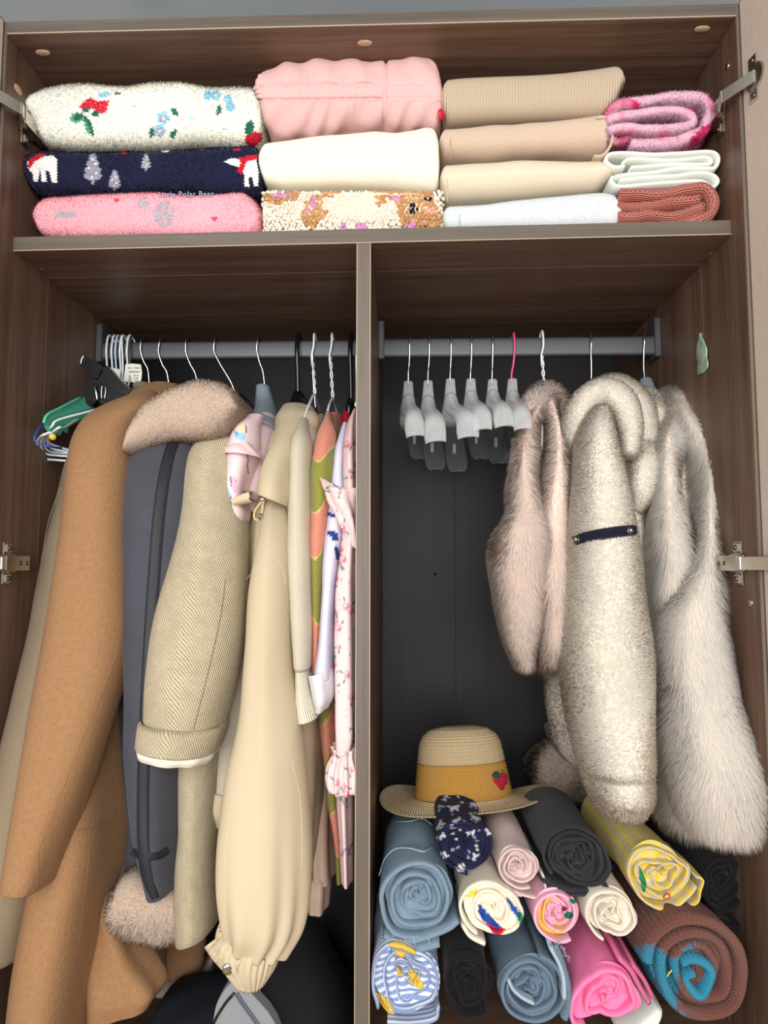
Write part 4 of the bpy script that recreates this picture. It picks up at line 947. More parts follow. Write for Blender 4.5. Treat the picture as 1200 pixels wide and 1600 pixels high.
strip('cuff_tab', S, [(331, 1472), (345, 1490), (362, 1506), (372, 1512)], [30, 33, 36, 34], cot, t, lift=.003)
p, n = S.hit(356, 1511); V, F = discg(p + n * .0032, n, .0068, .0022, 20); mesh('snap_button', V, F, chrome, t)
S = Surf(sv, hd)
for pts in ([(385, 905), (400, 888), (418, 875)], [(432, 870), (442, 890), (447, 915)], [(456, 1190), (468, 1240), (472, 1300), (472, 1360)], [(360, 1262), (352, 1320), (350, 1400), (354, 1450)]): seam('seam', S, pts, .0004, cot, t, .0001)
# toggle cord loops
cordm = plainm('beige_cord', srgb(205, 180, 135), .8)
tube('toggle_cord', [P(427, 752, .055), P(420, 766, .05), P(412, 780, .046), P(402, 792, .044), P(397, 803, .043), P(399, 812, .043), P(406, 810, .043), P(410, 798, .043), P(412, 784, .044), P(424, 770, .047), P(433, 764, .05)], .0015, cordm, t, 7)
for x, y, r in ((419, 776, .0052), (407, 808, .0046)):
    V, F = discg(P(x, y, .042), (.2, -1, .2), r, .006, 16, .6); mesh('toggle_bead', V, F, chrome, t)
V, F = boxg(*sorted((P(406, 786, .046)[0], P(415, 786, .046)[0])), .04, .05, P(410, 784, .046)[2], P(410, 776, .046)[2], .0015); fixn(mesh('cord_lock', V, F, chrome, t))
tab = strip('storm_tab', Surf(bd), [(367, 786), (385, 779), (401, 775)], [10, 16, 18], cot, t, lift=.02)
meshm = NT('mesh_lining'); u = meshm.uv(); sp = meshm.new('ShaderNodeSeparateXYZ', i_0=u)
g = meshm.M('MULTIPLY', meshm.M('ABSOLUTE', meshm.M('SINE', meshm.M('MULTIPLY', meshm.M('ADD', sp.outputs[0], sp.outputs[1]), 1300))), meshm.M('ABSOLUTE', meshm.M('SINE', meshm.M('MULTIPLY', meshm.M('SUBTRACT', sp.outputs[0], sp.outputs[1]), 1300))))
meshm.P(Base_Color=meshm.mix(g, srgb(150, 138, 118), srgb(238, 232, 218)), Roughness=.9); meshm.bump(g, .0004)
loft('mesh_lining', [(380, 900, 420, 900, .16, .08), (368, 1000, 415, 1000, .15, .1), (352, 1080, 400, 1080, .14, .1), (334, 1150, 395, 1150, .13, .11), (308, 1225, 390, 1240, .12, .12), (304, 1240, 388, 1268, .12, .12)], meshm, t, seed=56, wr=.002, seg=70)
loft('hem', [(308, 1222, 380, 1244, .117, .125), (298, 1240, 380, 1268, .117, .14), (294, 1248, 380, 1280, .117, .14), (308, 1270, 372, 1296, .117, .12)], cot, t, seed=57, wr=.002, hem=.01, top=None)
hk = lambda t, x: tube('hook', [(P(x, 536, .262)[0], .294, ZRL + HR - .01), (P(x, 536, .262)[0], .286, ZRL + HR + .006), (P(x, 536, .262)[0], .268, ZRL + HR + .006), P(x - 1, 545, .258), P(x, 580, .262), P(x + 1, 632, .268)], .0042, blackp, t, 10)
hk(t, 465)
loft('hanger_top', [(458, 612, 472, 612, .277, .03), (452, 626, 480, 626, .27, .06), (446, 645, 482, 645, .26, .08)], blackp, t, hem=0)

# --- cream cardigan on a white wire hanger
def wire_hook(t, x, ybot, name='twisted_wire_hook', zr=None, m=wirew, y=.262):
    zr = ZRL if zr is None else zr; x0 = P(x, 536, .262)[0]
    tube('hook', [(x0, .294, zr + HR - .012), (x0, .292, zr + HR + .004), (x0, .28, zr + HR + .012), (x0, .266, zr + HR + .007), P(x, 540, y), P(x - 3, 556, y + .004), P(x - 2, 572, y + .008)], .0019, m, t, 8)
    for ph in (0, math.pi):
        q = []
        for k in range(17):
            f = k / 16; c = P(x - 2 + 4 * f * (x > 0), 556 + (ybot - 556) * f, y + .01); q.append((c[0] + .0019 * math.cos(ph + f * 14), c[1] + .0019 * math.sin(ph + f * 14), c[2]))
        tube('twisted_wire', q, .0014, m, t, 6, 2)
creamk = fab('cream_knit', srgb(246, 237, 212), weave='knit', s=.0030, depth=.0007, vary=.05, sheen=.5, fuzz=500)
creamr = fab('cream_rib', srgb(246, 237, 212), weave='rib', s=.0062, depth=.0014, vary=.05, sheen=.5)
t = garment('cardigan', 'cream knitted cardigan with ribbed cuff on a white wire hanger', 'cardigan', 490)
loft('body', [(478, 655, 498, 650, .25, .06), (470, 700, 498, 700, .22, .22), (468, 900, 494, 900, .2, .24), (470, 1040, 494, 1040, .2, .2)], creamk, t, seed=61, wr=.003)
loft('sleeve', [(469, 652, 480, 654, .16, .05), (455, 690, 481, 690, .11, .09), (448, 760, 483, 760, .09, .11), (446, 850, 485, 850, .075, .12), (450, 940, 486, 940, .06, .12), (455, 1030, 486, 1035, .05, .11), (457, 1046, 484, 1046, .05, .10)], creamk, t, seed=62, wr=.002, wf=25, seg=80)
loft('ribbed_cuff', [(456, 1036, 483, 1040, .05, .10), (456, 1070, 485, 1070, .05, .10), (456, 1104, 492, 1104, .05, .105), (458, 1130, 498, 1120, .05, .11)], creamr, t, seed=63, wr=.001, top=None)
wire_hook(t, 490, 616)
tube('wire_shoulder', [P(490, 616, .27), P(484, 630, .2), P(474, 655, .15)], .0022, wirew, t); tube('wire_shoulder', [P(491, 616, .27), P(497, 632, .33), P(501, 645, .37)], .0018, wirew, t)
loft('rear_shoulder', [(497, 648, 506, 648, .34, .05), (494, 664, 506, 664, .34, .08), (494, 700, 504, 700, .34, .08)], creamk, t, hem=0)

# --- patterned green and coral knit
def jac(X, Y, V):
    n = .9 * np.sin(Y / 27.0 + 2.6 + .8 * np.sin(X / 9.0)) + .5 * Noise(70, 60, 2)(V); c = cols(X, srgb(150, 148, 66)); put(c, n > -.1, srgb(220, 196, 120)); put(c, n > .05, srgb(226, 146, 122)); return c
jm = fab('jacquard_knit', weave='boucle', attr=True, s=.0022, depth=.0008, sheen=.5)
t = garment('patterned_cardigan', 'fluffy olive green and coral patterned cardigan on a white wire hanger', 'cardigan', 519)
loft('body', [(512, 648, 530, 646, .27, .07), (504, 720, 530, 720, .24, .2), (500, 900, 528, 900, .22, .22), (494, 1100, 532, 1100, .2, .22), (504, 1220, 536, 1220, .19, .22), (516, 1300, 544, 1300, .18, .22), (520, 1366, 546, 1362, .18, .22)], jm, t, paint=jac, seed=71, wr=.003, seg=90, sub=30)
loft('sleeve', [(507, 644, 518, 643, .2, .05), (498, 672, 522, 670, .15, .08), (490, 710, 520, 712, .12, .1), (486, 780, 516, 780, .1, .11), (484, 880, 508, 880, .09, .11), (484, 980, 506, 980, .08, .1), (484, 1060, 506, 1060, .08, .09)], jm, t, paint=jac, seed=72, wr=.0022, seg=110, sub=36)
wire_hook(t, 518, 622); tube('wire_shoulder', [P(519, 622, .27), P(514, 634, .22), P(511, 648, .2)], .002, wirew, t); tube('wire_shoulder', [P(520, 622, .27), P(524, 634, .33), P(527, 650, .36)], .0018, wirew, t)

# --- lilac striped shirt, white cuff
def lil(X, Y, V):
    c = cols(X, srgb(206, 206, 230)); st = np.sin((X * .95 + Y * .22) * 2.3) > .35; put(c, st, srgb(226, 226, 242)); Nv = srgb(42, 60, 128)
    for a, b, w in (((514, 803), (521, 806), 3), ((515, 833), (524, 835), 4), ((520, 842), (527, 842), 2.5), ((525, 856), (528, 872), 3), ((520, 760), (526, 762), 3)): put(c, seg_(X, Y, a, b, w), Nv)
    return c
lm = fab('striped_poplin', weave='none', attr=True, fuzz=600, depth=.00008, rough=.8)
t = garment('striped_shirt', 'pale lilac striped shirt with white turned-back cuff and navy marks', 'shirt', 535)
loft('body', [(530, 668, 546, 665, .26, .06), (520, 740, 545, 740, .24, .2), (516, 900, 544, 900, .22, .22), (514, 1050, 540, 1050, .2, .2)], lm, t, paint=lambda X, Y, V: cols(X, srgb(190, 190, 214)), seed=80)
loft('sleeve', [(532, 662, 546, 660, .17, .05), (519, 702, 544, 700, .13, .08), (514, 745, 542, 745, .11, .09), (512, 800, 541, 800, .095, .10), (504, 860, 534, 860, .08, .10), (499, 930, 526, 930, .065, .10), (493, 1010, 521, 1010, .05, .09), (488, 1062, 517, 1060, .04, .085)], lm, t, paint=lil, seed=81, wr=.002, wf=25, seg=150, sub=20)
wcf = fab('white_cuff_cotton', srgb(238, 240, 248), weave='plain', s=.002, depth=.0002, rough=.85)
loft('cuff', [(478, 1057, 517, 1046, .035, .085), (480, 1075, 517, 1068, .035, .09), (484, 1100, 516, 1092, .035, .088), (489, 1115, 509, 1109, .035, .07)], wcf, t, seed=82, wr=.002, wf=40, top=None, folds=[(5, .001, 0, .2)])
hk(t, 549) if False else None
# --- red garment peeping out on a black hanger
redm = fab('red_jersey', srgb(186, 24, 52), weave='none', fuzz=400)
t = garment('red_garment', 'dark red garment of which only the shoulder shows, on a black hanger by the divider', 'clothes', 546)
loft('body', [(536, 642, 548, 640, .3, .05), (533, 655, 550, 655, .3, .09), (532, 700, 552, 700, .3, .1), (534, 900, 552, 900, .3, .1)], redm, t, hem=.01)
loft('hanger_top', [(543, 622, 551, 622, .29, .03), (539, 634, 553, 634, .29, .05), (538, 648, 553, 648, .29, .05)], blackp, t, hem=0); hk(t, 548)

# --- pink floral dress
def flor(X, Y, V):
    c = cols(X, srgb(238, 206, 206)); r = np.random.RandomState(7); D, L, Tq = srgb(210, 122, 142), srgb(232, 176, 184), srgb(120, 146, 158)
    for k in range(64):
        x, y = r.uniform(497, 558), r.uniform(650, 1370); s = r.uniform(3.6, 6.5)
        put(c, ell(X, Y, x, y, s, s * 1.15), L); put(c, ell(X, Y, x + 1, y + 1, s * .55, s * .6), D); put(c, ell(X, Y, x - 1, y - 1, s * .28, s * .3), srgb(244, 214, 214))
        for a in (r.uniform(0, 6), r.uniform(0, 6)): put(c, ell(X, Y, x + math.cos(a) * s * 1.9, y + math.sin(a) * s * 1.9, 1.7, 4.2, math.degrees(a) + 90), Tq)
    for k in range(120): x, y = r.uniform(497, 558), r.uniform(650, 1370); put(c, seg_(X, Y, (x, y), (x + r.uniform(-3, 3), y + r.uniform(-5, 5)), .7), L if k % 2 else Tq)
    return c
fm = fab('floral_chiffon', weave='none', attr=True, fuzz=600, depth=.0001, rough=.75)
t = garment('floral_dress', 'pink rose-print dress with knotted flounce and ruffled cuff, beside the divider', 'dress', 553)
loft('skirt', [(540, 700, 556, 700, .24, .1), (535, 900, 556, 900, .2, .16), (530, 1100, 555, 1100, .16, .2), (524, 1220, 554, 1220, .15, .2), (529, 1300, 553, 1300, .14, .2), (533, 1366, 553, 1370, .14, .2)], fm, t, paint=flor, seed=90, seg=120, sub=24, folds=[(8, .002, 0, .4)])
loft('sleeve', [(551, 640, 558, 640, .15, .04), (541, 662, 558, 662, .12, .06), (536, 710, 558, 710, .09, .08), (537, 780, 558, 780, .07, .08), (532, 850, 557, 850, .06, .08), (523, 920, 556, 920, .05, .08), (518, 1000, 556, 1000, .04, .08), (517, 1090, 556, 1090, .035, .08), (517, 1150, 556, 1150, .03, .07), (519, 1178, 551, 1178, .03, .065)],
     fm, t, paint=flor, seed=91, wr=.0018, seg=200, sub=40, folds=[(5, .0014, 0, .6)])
loft('ruffled_cuff', [(518, 1170, 552, 1172, .03, .06), (521, 1182, 551, 1184, .03, .058), (512, 1200, 556, 1200, .03, .075), (509, 1220, 558, 1222, .03, .08), (512, 1236, 556, 1240, .03, .078)], fm, t, paint=flor, seed=92, seg=150, sub=12, folds=[(11, .0034, 0, .1)], top=None)
loft('flounce', [(497, 745, 512, 752, .035, .02), (499, 756, 534, 764, .035, .03), (502, 768, 556, 762, .035, .04), (508, 782, 556, 784, .035, .045), (522, 800, 557, 806, .035, .045), (534, 824, 557, 828, .035, .04), (546, 850, 556, 856, .035, .02)], fm, t, paint=flor, seed=93, seg=120, sub=12, hem=0, wr=.003, wf=45, folds=[(4, .003, 0, .8)])
tube('hook', [P(556, 545, .27), P(556, 590, .27), P(555, 640, .26)], .0016, chrome, t)

# --- peach blouse behind
pe = fab('peach_satin', srgb(222, 194, 172), weave='none', fuzz=200, depth=.0002, rough=.5, spec=.35)
t = garment('peach_blouse', 'peach tiered blouse seen only below the cream cardigan', 'blouse', 500)
loft('body', [(488, 700, 502, 700, .28, .1), (484, 900, 502, 900, .27, .14), (482, 1130, 520, 1130, .25, .14), (480, 1260, 517, 1260, .24, .14), (478, 1372, 522, 1380, .22, .14)], pe, t, seed=95, wr=.003, folds=[(6, .003, 0, .4)])
loft('lower_tier', [(480, 1368, 514, 1372, .215, .12), (476, 1395, 513, 1398, .215, .13), (478, 1418, 511, 1422, .215, .12)], pe, t, seed=96, folds=[(7, .002, 0, 0)])
hook(t, [(489, 537), (488, 560), (489, 600), (492, 640)])
# ------------------------------------------------------------------ right compartment: hangers and furs
GR = 'clothes hanging in the right compartment'
clearp = NT('frosted_clear_plastic')
lw = clearp.new('ShaderNodeLayerWeight', i_Blend=.45).outputs['Facing']
clearp.P(Base_Color=srgb(232, 236, 238), Roughness=.28, Transmission_Weight=.35, IOR=1.35, Alpha=clearp.M('MULTIPLY_ADD', lw, .5, .34), Specular_IOR_Level=.6)
clear2 = NT('clear_plastic'); lw = clear2.new('ShaderNodeLayerWeight', i_Blend=.4).outputs['Facing']
clear2.P(Base_Color=srgb(150, 156, 162), Roughness=.15, IOR=1.35, Alpha=clear2.M('MULTIPLY_ADD', lw, .6, .16), Specular_IOR_Level=.7)
pinkw = plainm('pink_coated_wire', srgb(214, 70, 130), .4)
def frosted_hanger(x, xn, yn, xe, ye, we, xb, yb, label, hm=chrome, r=.0015):
    """x: hook on the rail; (xn, yn): neck top; (xe, ye): tip of the front arm, we wide; (xb, yb): tip of the rear arm"""
    t = thing('plastic_hanger', label, 'hanger', P(xn, yn, .277), 'frosted plastic hangers')
    hook(t, [(x, 535), (x, 550), (x + (xn - x) * .4, 568), (xn, 580), (xn, yn + 4)], hm, r, zr=ZRR)
    # arms are shallow troughs, open below; the frame follows the arm, so the broad tip turns down and shows its outer face
    def arm(name, secs, parent, tw, mm=None):
        R = catmull(np.array([[*P(cx, cy, y), w * pxm(y) / 2, h] for cx, cy, y, w, h in secs]), 6); V = []; n = 14
        T = np.gradient(R[:, :3], axis=0); T[:, 0] = 0; T /= np.linalg.norm(T, axis=1)[:, None]; X = np.array([math.cos(tw), 0, math.sin(tw)]); N = np.cross(T, X[None]); 
        if N[0, 2] < 0: N = -N
        for th_ in (0, .0020):
            for q, nn in zip(R, N):
                for k in range(n + 1):
                    a = (-1 + 2 * k / n) * 1.45; V.append(q[:3] + X * (math.sin(a) / math.sin(1.45) * (q[3] - th_ * .6)) + nn * (math.cos(a) * q[4] - th_))
        m_ = n + 1; nr = len(R); F = gridF(nr, m_).tolist() + [f[::-1] for f in gridF(nr, m_, off=nr * m_).tolist()]
        for i in range(nr - 1):
            for j in (0, n): F.append([i * m_ + j, (i + 1) * m_ + j, nr * m_ + (i + 1) * m_ + j, nr * m_ + i * m_ + j])
        for i in (0, nr - 1):
            for j in range(n): F.append([i * m_ + j, i * m_ + j + 1, nr * m_ + i * m_ + j + 1, nr * m_ + i * m_ + j])
        return fixn(mesh(name, np.array(V), F, mm or clearp, parent))
    dx = xe - xn; dy = ye - yn
    arm('front_arm', [(xn, yn + dy * .30, .268, 19, .009), (xn - 1 + dx * .12, yn + dy * .46, .23, 25, .010), (xn + dx * .4, yn + dy * .56, .18, 32, .011), (xn + dx * .75, yn + dy * .62, .125, we * .94, .012), (xe - 1, yn + dy * .72, .098, we, .012), (xe, ye - 10, .088, we, .009), (xe + 1, ye, .084, we * .93, .006)], t, .10)
    dx = xb - xn; dy = yb - yn
    arm('rear_arm', [(xn, yn + dy * .3, .286, 19, .008), (xn + dx * .3, yn + dy * .52, .33, 25, .009), (xn + dx * .7, yn + dy * .74, .40, 31, .010), (xb, yb - 16, .44, 33, .010), (xb + 1, yb - 4, .452, 27, .008), (xb + 2, yb, .456, 17, .005)], t, 0, clear2)
    nk = loft('neck', [(xn - 7, yn, xn + 7, yn, .277, .012), (xn - 8, yn + 12, xn + 8, yn + 12, .277, .018), (xn - 10, yn + 30, xn + 10, yn + 32, .277, .03), (xn - 13, yn + 48, xn + 11, yn + 52, .275, .045), (xn - 14, yn + 64, xn + 12, yn + 66, .27, .05)], clearp, t, hem=0, seg=28, e=3.5)
    a = P(xn + dx * .55, yn + (yb - yn) * .78, .38)
    box('bar_peg', a[0] - .003, a[0] + .003, .372, .380, a[2] - .004, a[2] + .014, clearp.m, t, .001)
HG = [(640, 638, 597, 648, 683, 31, 655, 718), (671, 669, 596, 680, 692, 35, 680, 735), (705, 704, 593, 731, 685, 36, 714, 738), (737, 736, 593, 754, 673, 30, 750, 718), (770, 770, 594, 787, 668, 32, 778, 725), (804, 801, 593, 816, 672, 30, 800, 725)]
LB = ['frosted plastic hanger nearest the divider, empty', 'second frosted plastic hanger from the divider, lowest front arm', 'third frosted plastic hanger from the divider, broadest tip',
      'fourth frosted plastic hanger from the divider, steel hook', 'fifth frosted plastic hanger, just left of the pink-hooked one', 'frosted plastic hanger with a pink coated hook']
for h, l in zip(HG, LB): frosted_hanger(*h, l, *((pinkw, .0019) if 'pink coated' in l else ()))

# --- pale pink fur vest on a wire hanger
furp = fab('pink_fur_skin', srgb(244, 224, 214), weave='none', fuzz=200, depth=.001, vary=.06); furps = pilem('pink_fur_pile', srgb(252, 238, 229), .55)
t = garment('fur_vest', 'pale pink fluffy fur vest, shortest of the three fur garments, on a white wire hanger', 'vest', 849, group=GR)
a1 = loft('front_panel', [(838, 626, 856, 622, .22, .06), (822, 660, 836, 654, .16, .06), (812, 700, 829, 694, .13, .06), (807, 745, 828, 738, .11, .07), (803, 790, 838, 782, .105, .09), (781, 832, 848, 825, .10, .13), (777, 880, 848, 880, .10, .14), (785, 940, 846, 940, .10, .13), (796, 1000, 838, 1000, .10, .11), (814, 1038, 830, 1036, .10, .07)], furp, t, seed=101, wr=.004, wf=14, hem=0, e=3.0)
a2 = loft('rear_panel', [(842, 626, 868, 624, .24, .1), (856, 665, 878, 662, .19, .12), (858, 715, 881, 715, .16, .14), (850, 770, 882, 770, .14, .15), (842, 830, 884, 830, .13, .16), (842, 900, 885, 900, .12, .16), (846, 960, 886, 960, .115, .15), (850, 1005, 884, 1005, .11, .13), (856, 1032, 876, 1028, .11, .09)], furp, t, seed=102, wr=.004, wf=14, hem=0, e=3.0)
tube('shoulder', [P(828, 648, .17), P(836, 632, .2), P(850, 622, .24), P(864, 632, .25), P(870, 650, .24)], [.012, .018, .02, .018, .012], furp, t, 16, 6)
fur('fur', bpy.data.objects[[o.name for o in t.children if o.name.startswith('shoulder')][0]], 12000, .014, furps, t, droop=.3, width=.0012, seed=13, curl=.35, clump=.45)
fur('fur', a1, 100000, .014, furps, t, droop=.75, width=.0009, seed=11, curl=.22, clump=.3); fur('fur', a2, 55000, .014, furps, t, droop=.75, width=.0009, seed=12, curl=.22, clump=.3)
wire_hook(t, 849, 618, zr=ZRR)
tube('hanger_wire', [P(849, 618, .27), P(848, 650, .2), P(847, 680, .16), P(847, 715, .15)], .0021, wirew, t)

# --- cream sherpa jacket with hood
shs = fab('sherpa_skin', srgb(248, 242, 232), weave='boucle', s=.006, depth=.002, fuzz=200, vary=.04, sheen=.4); shp = pilem('sherpa_pile', srgb(254, 249, 239), .6)
t = garment('sherpa_jacket', 'cream sherpa hooded jacket with navy snap tab across its sleeve', 'jacket', 924, group=GR)
bd = loft('body', [(900, 640, 985, 640, .27, .14), (896, 760, 1010, 760, .25, .24), (892, 900, 1018, 900, .24, .26), (882, 1010, 1022, 1010, .23, .27), (878, 1080, 1024, 1080, .22, .27), (886, 1150, 1026, 1150, .21, .27), (900, 1200, 1026, 1200, .21, .26), (930, 1216, 1024, 1216, .21, .22)], shs, t, seed=111, wr=.004, e=2.8, hem=0)
sv = loft('sleeve', [(925, 640, 948, 638, .12, .08), (912, 668, 960, 664, .10, .11), (905, 710, 972, 705, .09, .13), (900, 780, 986, 770, .075, .14), (895, 860, 1000, 850, .06, .14), (893, 940, 1008, 930, .045, .14), (897, 1040, 1020, 1030, .03, .14), (908, 1130, 1027, 1130, .015, .135), (922, 1205, 1030, 1208, .005, .13)],
          shs, t, seed=112, wr=.0035, wf=12, hem=0, seg=90)
cf = loft('cuff', [(922, 1200, 1030, 1204, .005, .12), (927, 1222, 1031, 1222, .003, .13), (933, 1250, 1030, 1250, .0, .125), (942, 1268, 1020, 1268, .0, .10)], shs, t, seed=113, wr=.003, hem=0)
hd = tube('hood', [P(906, 800, .20), P(902, 740, .17), P(900, 690, .14), P(906, 648, .13), P(925, 622, .13), (P(950, 616, .13)), P(972, 632, .12), P(984, 668, .11), P(984, 710, .10)], [.008, .014, .020, .022, .022, .022, .022, .018, .010], shs, t, 20, 8)
hb = tube('hood', [P(925, 618, .2), P(960, 616, .2), P(990, 640, .19), P(1002, 690, .17), P(996, 740, .16)], [.02, .03, .032, .026, .014], shs, t, 20, 8)
h3 = tube('hood', [P(980, 622, .27), P(1010, 628, .24), P(1022, 655, .20), P(1022, 690, .17)], [.016, .022, .024, .014], shs, t, 16, 8)
h4 = tube('hood', [P(1000, 690, .17), P(1008, 730, .14), P(1002, 770, .13), P(994, 798, .13)], [.018, .026, .022, .008], shs, t, 16, 8)
for k, (o, n) in enumerate(((bd, 30000), (sv, 90000), (cf, 16000), (hd, 26000), (hb, 26000), (h3, 12000), (h4, 9000))): fur('pile', o, int(n * 1.5), .0052, shp, t, droop=.12, width=.0015, seed=20 + k, curl=.42, clump=.4, sub=2)
navy = fab('navy_webbing', srgb(28, 30, 48), weave='rib', s=.0018, depth=.0004, rough=.8)
S = Surf(sv); tb = strip('snap_tab', S, [(903, 846), (925, 838), (960, 832), (987, 829)], [17, 18, 19, 19], navy, t, lift=.0075)
for x, y in ((908, 845), (978, 831)):
    p, n = S.hit(x, y); V, F = discg(p + n * .0078, n, .0058, .0018, 20, .2); sn_ = mesh('snap_button', V, F, steeld, t); V, F = discg(p + n * .0092, n, .0028, .0016, 14, .6); mesh('snap_stud', V, F, chrome, t)
hook(t, [(924, 535), (924, 550), (926, 575), (927, 598)], zr=ZRR)
loft('hanger_neck', [(922, 595, 932, 595, .277, .012), (919, 606, 934, 606, .277, .02), (916, 625, 938, 625, .277, .03)], clearp, t, hem=0)

# --- white long-haired fur vest
fw_ = fab('white_fur_skin', srgb(240, 232, 224), weave='none', fuzz=150, depth=.001, vary=.05); fwp = pilem('white_fur_pile', srgb(254, 249, 242), .6)
t = garment('long_fur_vest', 'long white shaggy fur vest nearest the right side panel', 'vest', 1012, group=GR)
lin = fab('rosy_lining', srgb(236, 218, 208), weave='none', fuzz=100, depth=.0002, rough=.6)
b0 = loft('lining', [(1050, 700, 1102, 700, .17, .05), (1050, 760, 1106, 760, .155, .05), (1045, 890, 1102, 890, .15, .05), (1030, 1100, 1060, 1100, .22, .16), (1020, 1260, 1060, 1250, .2, .12)], lin, t, seed=120, wr=.003)
a1 = loft('front_edge', [(1046, 655, 1080, 650, .19, .06), (1034, 690, 1058, 700, .15, .06), (1032, 760, 1056, 760, .13, .06), (1036, 830, 1060, 830, .115, .06), (1036, 880, 1064, 880, .11, .07), (1034, 950, 1080, 940, .11, .09), (1040, 1080, 1090, 1080, .11, .10), (1044, 1200, 1096, 1200, .1, .10), (1056, 1275, 1092, 1280, .1, .08)], fw_, t, seed=121, wr=.004, wf=14, hem=0, e=3.0)
a2 = loft('rear_edge', [(1048, 634, 1085, 632, .22, .09), (1066, 660, 1106, 675, .17, .09), (1094, 712, 1114, 716, .14, .09), (1096, 790, 1116, 790, .12, .09), (1092, 860, 1118, 860, .105, .09), (1070, 910, 1122, 905, .09, .10), (1048, 960, 1130, 960, .08, .12), (1048, 1040, 1140, 1040, .065, .12), (1068, 1140, 1158, 1140, .05, .12), (1084, 1220, 1170, 1220, .04, .12), (1098, 1278, 1166, 1286, .035, .10)], fw_, t, seed=122, wr=.005, wf=12, hem=0, e=3.0)
for k, (o, n) in enumerate(((a1, 80000), (a2, 150000))): fur('fur', o, n, .019, fwp, t, droop=.8, width=.0009, seed=31 + k, curl=.22, clump=.3)
sh_ = tube('shoulder', [P(1046, 632, .25), P(1076, 640, .2), P(1098, 668, .17), P(1104, 700, .16)], [.02, .032, .03, .02], fw_, t, 20, 6); fur('fur', sh_, 34000, .018, fwp, t, droop=.5, width=.0009, seed=35, curl=.3, clump=.5)
hook(t, [(1007, 532), (1007, 545), (1008, 570), (1012, 592)], zr=ZRR)
loft('hanger_neck', [(1002, 592, 1020, 592, .277, .02), (999, 606, 1026, 606, .27, .05), (996, 626, 1034, 630, .26, .08)], frost, t, hem=0)

# --- taupe fluffy scarf far back on the floor
t = solo('fluffy_scarf', 'taupe fluffy scarf lying in the shade behind the hat', 'scarf', 890, 1230, .4)
g = slab('folds', [(835, 1190), (855, 1168), (880, 1160), (900, 1150), (930, 1165), (960, 1200)], [(835, 1235), (880, 1260), (960, 1270)], .36, .14, fab('taupe_fluff', srgb(150, 136, 124), weave='none', fuzz=260, depth=.002, vary=.15), t, n=80, wr=.008, wf=30, seed=130, e=2.2)
fur('pile', g, 9000, .008, bpy.data.materials['taupe_pile'], t, droop=.3, seed=44, curl=.4)
t2 = slab('folds', [(860, 1130), (880, 1120), (910, 1125), (940, 1150)], [(860, 1165), (900, 1185), (940, 1190)], .40, .1, bpy.data.materials['taupe_fluff'], t, n=60, wr=.008, wf=30, seed=131, e=2.2)

# --- straw hat
def straw_m(name, c):
    w = NT(name); u = w.uv(); sp = w.new('ShaderNodeSeparateXYZ', i_0=u)
    a = w.M('SINE', w.M('MULTIPLY_ADD', sp.outputs[0], 1500, w.M('MULTIPLY', w.M('SINE', w.M('MULTIPLY', sp.outputs[1], 2 * math.pi / .0052)), 1.6)))
    n = w.noise(w.scale(w.obj(), 1, 1, 1), 240, 3, .7)
    w.P(Base_Color=w.mix(w.M('MULTIPLY_ADD', a, .22, w.M('MULTIPLY', n, .5)), c, tuple(q * .52 for q in c)), Roughness=.6, Specular_IOR_Level=.3, Sheen_Weight=.1)
    w.bump(a, .0010, 1.0); return w
st1 = straw_m('natural_straw', srgb(214, 188, 146)); st2 = straw_m('mustard_straw', srgb(206, 150, 58))
t = thing('straw_hat', 'natural straw sun hat with mustard woven band and embroidered strawberry, behind the rolls', 'hat', P(724, 1243, .21))
HC = np.array(P(724, 1243, .21)); HT = Matrix.Rotation(math.radians(-10), 3, 'X') @ Matrix.Rotation(math.radians(-3), 3, 'Y')
def revolve(name, prof, m, seg=120, wob=0, parent=t):
    pr = np.array(prof); q = catmull(pr, 1) if len(pr) > 60 else None
    d = np.concatenate([[0], np.cumsum(np.hypot(*np.diff(pr, axis=0).T))]); L = d[-1]; s_ = np.arange(0, L, .0009); R = np.interp(s_, d, pr[:, 0]); Z = np.interp(s_, d, pr[:, 1])
    # smooth the profile, then raise one ridge per plait
    k = np.hanning(15); k /= k.sum(); R2 = np.convolve(np.pad(R, 7, 'edge'), k, 'valid'); Z2 = np.convolve(np.pad(Z, 7, 'edge'), k, 'valid')
    T = np.stack([np.gradient(R2), np.gradient(Z2)], 1); T /= np.linalg.norm(T, axis=1)[:, None] + 1e-9; N = np.stack([-T[:, 1], T[:, 0]], 1)
    rid = .0019 * np.abs(np.sin(math.pi * s_ / .0052)); R3 = R2 + N[:, 0] * rid * -1; Z3 = Z2 + N[:, 1] * rid * -1
    a = np.arange(seg) * 2 * math.pi / seg; wz = wob * (np.sin(2 * a + 2.2) * 1.0 + .5 * np.sin(3 * a + .4))
    V = np.zeros((len(s_), seg, 3)); V[:, :, 0] = R3[:, None] * np.cos(a)[None]; V[:, :, 1] = R3[:, None] * np.sin(a)[None] ; V[:, :, 2] = Z3[:, None] + wz[None] * np.clip((R3 - .072) / .06, 0, 1)[:, None]
    V = V.reshape(-1, 3) @ np.array(HT).T + HC; U = np.stack([np.broadcast_to(a[None] * .08, (len(s_), seg)), np.broadcast_to(s_[:, None], (len(s_), seg))], -1).reshape(-1, 2)
    return fixn(mesh(name, V, gridF(len(s_), seg, True), m, parent, U))
crown = [(.002, .108), (.03, .107), (.05, .103), (.062, .094), (.068, .082), (.0705, .066), (.0725, .052)]
revolve('crown', crown, st1); band = revolve('woven_band', [(.0725, .0535), (.0745, .04), (.0765, .024), (.079, .006), (.080, .0)], st2)
